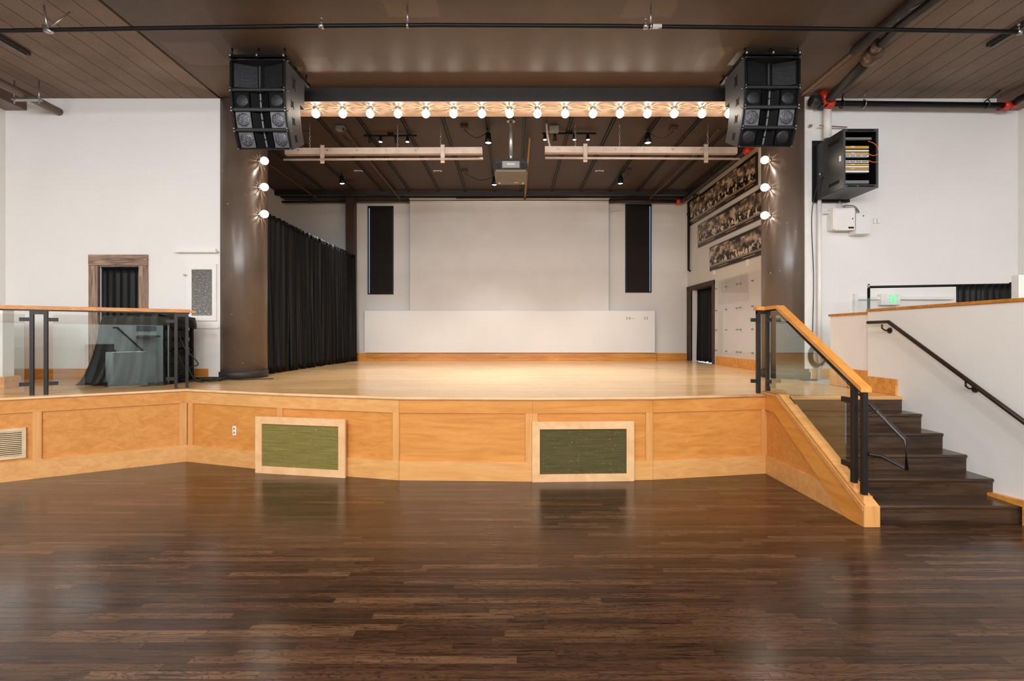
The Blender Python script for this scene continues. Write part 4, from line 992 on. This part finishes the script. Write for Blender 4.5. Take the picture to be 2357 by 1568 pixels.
mb.build('wire_wrap', m_white, t)
for px, py in ((740, 60), (1486, 61), (2345, 74)):
    mb = MB(); clamp(mb, PX(px, 5.88), 5.88, PZ(py, 5.88), .034, .03); mb.tube([(PX(px, 5.88), 5.88, PZ(py-4, 5.88)), (PX(px, 5.88), 5.88, PZ(py-14, 5.88))], .008, 8); mb.lathe([(.014, 0), (.014, .016)], (PX(px, 5.88), 5.88, PZ(py-16, 5.88)), 'z', 8); mb.build('clamp', m_chrome, t)
mb = MB(); hx = PX(110, 5.88); mb.tube([(hx, 5.88, PZ(70, 5.88)), (hx-.02, 5.85, CEIL-.01)], .012, 8); mb.tube([(hx+.02, 5.88, PZ(66, 5.88)), (hx+.2, 5.95, CEIL-.02)], .008, 8)
mb.box(hx-.03, hx+.02, 5.85, 5.91, PZ(75, 5.88), PZ(60, 5.88)); mb.tube([(hx-.02, 5.84, PZ(64, 5.88)), (hx+.09, 5.84, PZ(80, 5.88))], .018, 8); mb.build('bracket', m_chrome, t)
# left duct pipe with strut
t = thing('ceiling_pipe', 'taupe pipe on a strut hanger near the left soffit', 'pipe', (-7.46, 7, 5.37))
MB().tube([(-7.46, 3.5, 5.375), (-7.46, WF, 5.375)], .062, 16).build('pipe', m_brown, t)
mb = MB().box(PX(30, 7.6)-.0, PX(93, 7.6), 7.56, 7.64, PZ(231, 7.6), PZ(226, 7.6))
for px in (33, 90): mb.tube([(PX(px, 7.6), 7.6, PZ(238, 7.6)), (PX(px, 7.6), 7.6, CEIL)], .009, 8)
mb.build('strut_hanger', m_chrome, t)
for (X, y1, lb) in ((-6.66, 6.82, 'at the upper left'), (6.38, 6.62, 'at the upper right')):
    tt = thing('tube_light', 'unlit dark strip light fixture on the plank ceiling ' + lb, 'strip light', (X, y1, 5.5))
    MB().bbox(X-.045, X+.045, y1-2.4, y1, CEIL-.06, CEIL-.01).build('housing', m_bdark, tt)
    MB().tube([(X, y1-2.35, CEIL-.075), (X, y1-.03, CEIL-.075)], .015, 8).build('tube', m_gray, tt)
# right side duct pipe along the gap
t = thing('ceiling_pipe', 'heavy dark pipe with couplings running along the ceiling on the right', 'pipe', (4.9, 7, 5.4))
MB().tube([(5.08, 8.12, 5.46), (5.04, 7.6, 5.47), (4.91, 6.75, 5.50)], .075, 16).build('pipe', m_bdark, t)
MB().tube([(4.92, 6.84, 5.50), (4.90, 6.66, 5.51)], .11, 16).tube([(4.88, 6.66, 5.52), (4.82, 6.52, 5.53)], .07, 12).build('coupling', simple('dull_metal', lin(118,98,84), .4, .6), t)
MB().tube([(4.86, 6.6, 5.52), (4.80, 6.2, 5.52), (4.78, 5.9, 5.50), (4.80, 5.6, 5.50), (4.76, 5.3, 5.5), (4.74, 4.4, 5.5)], .05, 12).build('pipe', m_bdark, t)
MB().tube([(4.86, 6.4, 5.56), (4.70, 5.95, 5.56), (4.80, 5.7, 5.56), (4.66, 5.4, 5.56)], .012, 8).build('foil_strip', m_chrome, t)
MB().tube([(4.62, 6.7, 5.53), (4.60, 4.2, 5.53)], .055, 12).build('pipe', m_bdark, t)
# right horizontal pipe with hangers and red couplings
t = thing('sprinkler_main', 'black pipe with red couplings along the white wall top at right', 'pipe', (6.5, 8., 5.4))
ya = 7.95; za_ = PZ(238, ya); zb_ = PZ(243, ya)
MB().tube([(PX(1872, ya), ya, PZ(231, ya)), (PX(1900, ya), ya, za_), (PX(2318, ya), ya, zb_)], .045, 16).build('pipe', m_black, t)
MB().tube([(PX(1866, ya), ya, PZ(232, ya)), (PX(1885, ya), ya, PZ(233, ya))], .085, 16).build('end_collar', m_bdark, t)
MB().tube([(PX(1892, ya), ya-.02, PZ(213, ya)), (PX(1896, ya), ya-.03, PZ(226, ya)), (PX(1903, ya), ya-.02, PZ(241, ya))], .062, 14).tube([(PX(1903, ya), ya, PZ(238, ya)), (PX(1918, ya), ya, PZ(240, ya))], .065, 14).build('red_coupling', m_red, t)
MB().tube([(PX(2308, ya), ya, zb_), (PX(2322, ya), ya, zb_)], .066, 14).tube([(PX(2326, ya), ya, zb_), (PX(2336, ya), ya-.03, PZ(239, ya))], .066, 14).build('red_coupling', m_red, t)
MB().tube([(PX(2330, ya), ya, PZ(241, ya)), (8.0, ya-.15, PZ(238, ya)), (8.02, 6.2, PZ(238, ya)), (8.02, 4.0, 5.36)], .05, 14).build('pipe', m_black, t)
for px, ang in ((1938, 0.), (1988, 0), (2270, .18)):
    zc = PZ(240, ya); mb = MB(); pts = [(PX(px, ya), ya+.06*math.cos(a), zc+.06*math.sin(a)) for a in [2*PI*k/16 for k in range(16)]]
    mb.tube(pts, .009, 6, closed=True); mb.tube([(PX(px, ya), ya, zc+.06), (PX(px, ya)+ang, ya-.05, CEIL)], .012 if px != 1988 else .006, 8); mb.build('hanger', m_bdark if px != 1988 else m_chrome, t)
# white pipes on the right wall
t = thing('white_pipe', 'thick white painted pipe dropping down the wall to the equipment rack', 'pipe', (5.12, 8.08, 3.9))
MB().tube([(5.13, 8.05, PZ(245, 8.05)), (5.13, 8.05, 4.885)], .058, 16).build('pipe', m_white, t)
MB().tube([(5.0, 8.05, PZ(289, 8.05)), (5.48, 8.1, PZ(290, 8.05))], .01, 8).lathe([(.02, -.02), (.02, .02)], (PX(1866, 8.05), 8.05, PZ(289, 8.05)), 'x', 8).build('strut', m_ply, t)
t = tag(MB().tube([(5.03, 8.1, 3.95), (5.03, 8.1, H)], .032, 14).build('white_pipe', m_white), 'slim white pipe running down the wall below the rack to the floor', 'pipe')
t = tag(MB().box(4.80, 4.93, WF-.06, WF, H+.17, CEIL).build('wall_chase', m_white), 'narrow white boxed chase on the wall beside the right column', 'chase')
cp = [(4.93, 7.9, 3.95), (4.93, 8.05, 4.1)]
cable('cable', 'thin black cable hanging down the wall from the rack side', [(4.955, 7.9, 4.22), (4.93, 8.02, 4.05), (4.90, 8.09, 3.6), (4.93, 8.09, 2.6), (4.91, 8.09, 1.6)], .006)
t = thing('cable_coil', 'coil of black cable hung low on the wall beside the right column', 'cable', (4.97, 8.0, 1.3))
for k in range(5):
    r = .14+.012*k; MB().tube([(4.99+r*.75*math.cos(a), 8.05+.01*k, 1.36+r*math.sin(a)) for a in [2*PI*j/24 for j in range(24)]], .011, 6, closed=True).build('loop', m_cable, t)

# ------------------------------------------------------------------ wall mounted equipment rack
RX0, RX1, RY0, RZ0, RZ1 = PX(1940, 7.42), PX(2020.5, 7.42), 7.42, PZ(433, 7.42), PZ(297, 7.42)
t = thing('wall_equipment_rack', 'black wall-mounted equipment rack with open front and orange cables', 'equipment rack', (5.2, 7.9, RZ0))
MB().bbox(RX0, RX0+.02, RY0, 8.10, RZ0, RZ1).bbox(RX1-.02, RX1, RY0, 8.10, RZ0, RZ1).box(RX0+.02, RX1-.02, RY0, 8.10, RZ0, RZ0+.02).box(RX0+.02, RX1-.02, RY0, 8.10, RZ1-.02, RZ1).box(RX0+.02, RX1-.02, 8.08, 8.10, RZ0+.02, RZ1-.02).build('cabinet', simple('rack_black', lin(20,19,19), .38), t)
m_rackf = simple('rack_frame_grey', lin(84,84,88), .35, .4)
MB().box(RX0, RX0+.032, RY0-.012, RY0, RZ0, RZ1).box(RX1-.032, RX1, RY0-.012, RY0, RZ0, RZ1).box(RX0+.032, RX1-.032, RY0-.012, RY0, RZ1-.045, RZ1).box(RX0+.032, RX1-.032, RY0-.012, RY0, RZ0, RZ0+.05).build('front_frame', m_rackf, t)
MB().box(RX0+.06, RX0+.2, RY0-.014, RY0-.012, RZ0+.015, RZ0+.038).box(RX0+.23, RX1-.06, RY0-.014, RY0-.012, RZ0+.015, RZ0+.038).box(RX0+.06, RX1-.06, RY0-.014, RY0-.012, RZ1-.034, RZ1-.012).build('vent_slots', m_black, t)
MB().box(RX0-.0025, RX0, 7.5, 7.75, RZ1-.16, RZ1-.10).box(RX0-.0025, RX0, 7.5, 7.75, RZ0+.10, RZ0+.15).build('side_vent', m_cabf, t)
MB().box(RX0-.004, RX0, 7.46, 7.50, 4.32, 4.40).build('tag', m_white, t)
MB().bbox(RX0-.05, RX1+.05, 8.11, 8.165, RZ0-.02, RZ1+.10).build('plywood_board', m_ply, t)
MB().box(RX0-.046, RX1+.046, 8.10, 8.11, RZ0-.03, RZ1+.09).build('back_plate', m_blackm, t)
MB().lathe([(.018, 0), (.018, .02)], (RX0-.02, 7.95, 4.28), 'x', 10).build('lock', m_chrome, t)
dv = [(319, 6, m_gray, 'network_switch', 'grey network box at the top of the wall rack'), (339, 6, m_yellow, 'patch_bay', 'yellow patch panel, topmost one in the wall rack'), (347, 4, m_white, 'patch_bay', 'white strip below the topmost yellow panel in the rack'), (353, 4, m_yellow, 'patch_bay', 'yellow strip above the upper white switch in the rack'),
      (358.5, 6, m_white, 'network_switch', 'upper white network switch with dark ports in the rack'), (372, 6, m_white, 'network_switch', 'lower white network switch with dark ports in the rack'), (379, 4, m_yellow, 'patch_bay', 'yellow strip just below the lower white switch'), (384, 4, m_white, 'patch_bay', 'thin white panel between yellow and orange strips'), (389, 3.5, m_yellow, 'patch_bay', 'lowest yellow strip in the wall rack'), (394.5, 5, m_white, 'patch_bay', 'white segmented panel, lowest of the strips in the rack'), (419, 8, m_gray, 'power_unit', 'pale grey unit at the bottom of the wall rack')]
for i, (py, hh, m, nm, lb) in enumerate(dv):
    Y = 7.48; z = PZ(py, Y); h = hh/2*Y/F
    r_ = thing(nm, lb, 'network device', (5.2, Y, z-h), 'devices in the wall rack')
    MB().box(RX0+.022, RX1-.09 if i else RX1-.05, Y, Y+.05, z-h*.92, z+h*.92).build('chassis', m, r_)
    if nm == 'network_switch' and i:
        pm = MB()
        for g in range(4):
            for k in range(5): pm.box(RX0+.06+g*.09+k*.016, RX0+.07+g*.09+k*.016, Y-.002, Y, z-h*.5, z+h*.4)
        pm.build('ports', m_blackm, r_)
    elif nm == 'patch_bay': MB().box(RX0+.16, RX0+.22, Y-.003, Y, z, z+h*.8).build('label_strip', m_white, r_)
for i, (za, zb, lb) in enumerate(((PZ(325, 7.46), PZ(350, 7.46), 'upper'), (PZ(354, 7.46), PZ(354, 7.46), 'middle'), (PZ(369, 7.46), PZ(373, 7.46), 'lower'))):
    cable('patch_cable', 'orange patch cable at the right of the wall rack, %s one' % lb, [(RX1-.12, 7.46, za), (RX1-.06, 7.43, za-.04), (RX1-.02, 7.40, (za+zb)/2-.03), (RX1+.003, 7.42, zb-.02)], .006, m_orange)
# electrical boxes
t = thing('electrical_box', 'larger pale electrical cabinet on the wall under the rack', 'electrical box', (5.35, 8., 3.4))
MB().bbox(PX(1918, 8.), PX(1967, 8.), 8.0, WF, PZ(528, 8.), PZ(478, 8.)).build('body', m_white, t)
MB().bbox(PX(1922, 7.99), PX(1968, 7.99), 7.985, 8.0, PZ(530, 7.99), PZ(480, 7.99)).build('cover', m_white, t)
MB().box(PX(1953, 7.98), PX(1966, 7.98), 7.983, 7.985, PZ(526, 7.98), PZ(522, 7.98)).box(PX(1962, 7.98), PX(1964, 7.98), 7.98, 7.985, PZ(505, 7.98), PZ(502, 7.98)).build('nameplate', m_blackm, t)
MB().box(PX(1936, 7.98), PX(1950, 7.98), 7.983, 7.985, PZ(525, 7.98), PZ(517, 7.98)).build('sticker', m_board, t)
t = thing('electrical_box', 'smaller pale electrical box right of the larger cabinet', 'electrical box', (5.6, 8., 3.3))
MB().bbox(PX(1969, 8.), PX(2003, 8.), 7.98, WF, PZ(539, 8.), PZ(492, 8.)).build('body', m_board, t)
MB().lathe([(.012, 0), (.012, .01)], (PX(1987, 7.98), 7.98, PZ(497, 7.98)), '-y', 10).build('lock', m_gray, t)
for dx in (0, .03): cable('conduit', 'grey conduit curving from the rack down to the smaller electrical box, %s one' % ('outer' if dx else 'inner'), [(PX(1938, 8.), 8.06, RZ0-.02), (PX(1942, 8.), 8.04, PZ(472, 8.)), (PX(1950, 8.), 8.04, PZ(476, 8.)+dx), (PX(1968, 8.)+dx*.5, 8.05, PZ(477, 8.)+dx), (PX(1978, 8.)+dx, 8.06, PZ(484, 8.)), (PX(1979, 8.)+dx, 8.07, PZ(493, 8.))], .011, m_chrome, 'conduit')
tag(MB().tube([(PX(1898, 8.1), 8.1, PZ(491, 8.1)), (PX(1920, 8.1), 8.1, PZ(487, 8.1))], .014, 8).build('conduit', m_white), 'short white conduit stub left of the larger electrical cabinet', 'conduit')
for px, lb in ((2012, 'nearer the electrical boxes'), (2020.5, 'farther from the electrical boxes')):
    tt = MB().bbox(PX(px-3, WF), PX(px+3, WF), WF-.03, WF, PZ(515, WF), PZ(503, WF)).build('wall_switch', m_white); tag(tt, 'small white switch plate on the right wall, ' + lb, 'switch')

# ------------------------------------------------------------------ exit sign, reflection band, pipe and drape behind the half wall
t = thing('exit_sign', 'green lettered EXIT sign low behind the half wall', 'exit sign', (6.1, 8.1, 2.1))
ex0, ex1, ez0, ez1 = PX(2026, 8.1), PX(2069, 8.1), PZ(703, 8.1), PZ(677, 8.1)
MB().bbox(ex0, ex1, 8.06, WF, ez0, ez1, .008).build('housing', m_board, t)
MB().box(ex0+.085, ex1-.02, 8.055, 8.06, ez0+.01, ez1-.01).build('face_plate', m_white, t)
text('EXIT', .175, 'exit_lettering', m_exit, t, ((ex0+ex1)/2+.03, 8.052, (ez0+ez1)/2), sx=.42)
tag(MB().bbox(PX(1975, 8.1), PX(2197, 8.1), 8.10, WF, PZ(690, 8.12), PZ(683, 8.12)).bbox(PX(1969, 8.1), PX(1976, 8.1), 8.10, WF, PZ(725, 8.12), PZ(676, 8.12)).build('wall_trunking', m_board), 'pale trunking on the wall behind the EXIT sign', 'trunking')  # pale band paints in the blurred reflection of a railing
t = thing('drape_stand', 'black pipe stand with crossbar behind the half wall', 'stand', (5.7, 6.35, 0))
ys = 6.69
MB().tube([(PX(1998, ys), ys, 0), (PX(1999.5, ys), ys, PZ(664, ys))], .018, 10).build('post', m_black, t)
MB().tube([(PX(1999.5, ys), ys, PZ(664, ys)), (PX(1999.5, ys), ys, PZ(654, ys))], .015, 10).build('post_top', m_chrome, t)
MB().tube([(PX(2327, ys), ys, 0), (PX(2327, ys), ys, PZ(650, ys))], .018, 10).build('post', m_black, t)
MB().tube([(PX(2000, ys), ys, PZ(661, ys)), (PX(2327, ys), ys, PZ(655, ys))], .017, 10).build('crossbar', m_black, t)
for px in (1998, 2327): MB().bbox(PX(px, ys)-.04, PX(px, ys)+.3, ys+.0, ys+.3, 0, .012).build('base_plate', m_black, t)
t = thing('drape', 'black drape bunched on the crossbar behind the half wall', 'drape', (6., ys, .5))
fold_curtain('cloth', m_velvet, ((PX(2196, ys), ys-.03), (PX(2326, ys), ys-.03)), .5, PZ(656, ys)+.005, .03, 10, t, 21)
tag(MB().bbox(6.35, 6.47, 6.2, 6.3, 0, 2.45).build('post', m_white), 'white square post behind the half wall at the right edge', 'post')
o = tag(MB().box(4.765, 4.777, 6.46, 6.95, 0, 2.19).build('glass_guard', m_glass), 'clear glass guard standing behind the far part of the half wall', 'glass guard')

# ------------------------------------------------------------------ rear part of the hall (seen mirrored in the glass) and added high windows
for i, (a, b) in enumerate(((-6.6, -3.4), (-2.6, .6), (1.4, 4.6))):
    w = thing('window_%d' % (i+3), 'tall window in the rear wall', 'window', ((a+b)/2, REAR, 1.0), kind='structure')
    mb = MB()
    for x in (a, (a+b)/2-.025, b-.05): mb.box(x, x+.05, REAR-.15, REAR-.1, 3.3, 5.1)
    for z in (3.3, 4.2, 5.05): mb.box(a, b, REAR-.15, REAR-.1, z, z+.05)
    mb.build('window_frame', m_black, w)
S(MB().box(-3., 4.2, -5.75, -5.6, 0, 2.05).build('wall_rear_low', m_wall), 'white half wall at the rear of the hall, mirrored in the left glass panel', 'wall')
rs = thing('rear_staircase', 'dark stairs at the rear of the hall, mirrored in the left glass panel', 'stairs', (.8, -5, 0))
for k in range(7): MB().bbox(-.15, .62, -5.58, -5.58+.11*(7-k), .2*k, .2*(k+1)).build('step', m_tread, rs)
tag(MB().tube([(.60, -5.5, 1.95), (.72, -5.5, 1.95), (1.5, -5.5, 1.15)], .03).tube([(.72, -5.5, 1.95), (.72, -5.6, 1.95)], .012).build('rear_handrail', m_handd), 'sloping handrail on the rear half wall, mirrored in the glass', 'handrail')
tag(MB().bbox(.12, 1.12, -4.95, -4.5, 0, 1.15).build('plinth', m_white), 'white plinth at the rear of the hall, mirrored in the left glass panel', 'plinth')
tag(MB().bbox(1.35, 2.0, -5.6, -5.35, 1.62, 1.69).bbox(1.35, 2.0, -5.6, -5.58, 1.85, 2.03).build('rear_shelf', m_gray), 'small shelf on the rear half wall, mirrored in the glass', 'shelf')
for x, lb in ((2.0, 'nearer the plinth'), (2.2, 'farther from the plinth')): tag(MB().bbox(x, x+.10, -5.2, -5.1, 0, 2.05).build('rear_post', m_black), 'black post at the rear of the hall mirrored in the glass, ' + lb, 'post')
# ------------------------------------------------------------------ lights
def area(name, loc, rot, sx, sy, e, col, cam_vis=True):
    L = bpy.data.lights.new(name, 'AREA'); L.shape = 'RECTANGLE'; L.size = sx; L.size_y = sy; L.energy = e; L.color = col
    o = bpy.data.objects.new(name, L); C.objects.link(o); o.location = loc; o.rotation_euler = rot; return o
for i, x in enumerate((-5., -1., 3.)): area('window_daylight', (x, REAR-.25, 4.2), (PI/2, 0, 0), 3.1, 1.7, 420., (.92, .96, 1.))  # daylight added through unseen windows to brighten ceiling and front walls
for k, (x, y) in enumerate([(x, y) for x in (-6.2, -2.2, 2.0, 6.0) for y in (-4., -.8, 2.2)]):
    t = thing('ceiling_light', 'round white ceiling light of the hall', 'ceiling light', (x, y, CEIL), group='hall ceiling lights')
    MB().lathe([(.30, CEIL-.06), (.32, CEIL)], (x, y, 0), n=24).build('housing', m_white, t)
    o = area('ceiling_lamp', (x, y, CEIL-.075), (0, 0, 0), .55, .55, 110. if y < -3 else 64., (1, .98, .95)); o.data.shape = 'DISK'  # unseen lamps added to light the hall, rear row stronger for the mirrored wall
w = bpy.data.worlds.new('world'); bpy.context.scene.world = w; w.use_nodes = True
w.node_tree.nodes['Background'].inputs[0].default_value = (.85, .92, 1, 1); w.node_tree.nodes['Background'].inputs[1].default_value = .8

# ------------------------------------------------------------------ camera
cam = bpy.data.cameras.new('camera'); co = bpy.data.objects.new('camera', cam); C.objects.link(co)
co.location = (0, 0, CZ); co.rotation_euler = (PI/2, 0, 0); cam.sensor_width = 36; cam.lens = 36*F/2357
cam.shift_x = (1178.5-CX)/2357; cam.shift_y = (HY-784)/2357; cam.clip_start = .05; cam.clip_end = 100
sc_ = bpy.context.scene; sc_.camera = co
sc_.view_settings.view_transform = 'Standard'; sc_.view_settings.look = 'None'; sc_.view_settings.gamma = 1; sc_.view_settings.exposure = .28; sc_.view_settings.use_curve_mapping = False
cy = sc_.cycles; cy.use_denoising = True; cy.use_adaptive_sampling = True; cy.adaptive_threshold = .04; cy.max_bounces = 7; cy.diffuse_bounces = 4; cy.glossy_bounces = 3; cy.transparent_max_bounces = 12; cy.sample_clamp_indirect = 6.; cy.caustics_reflective = False; cy.caustics_refractive = False
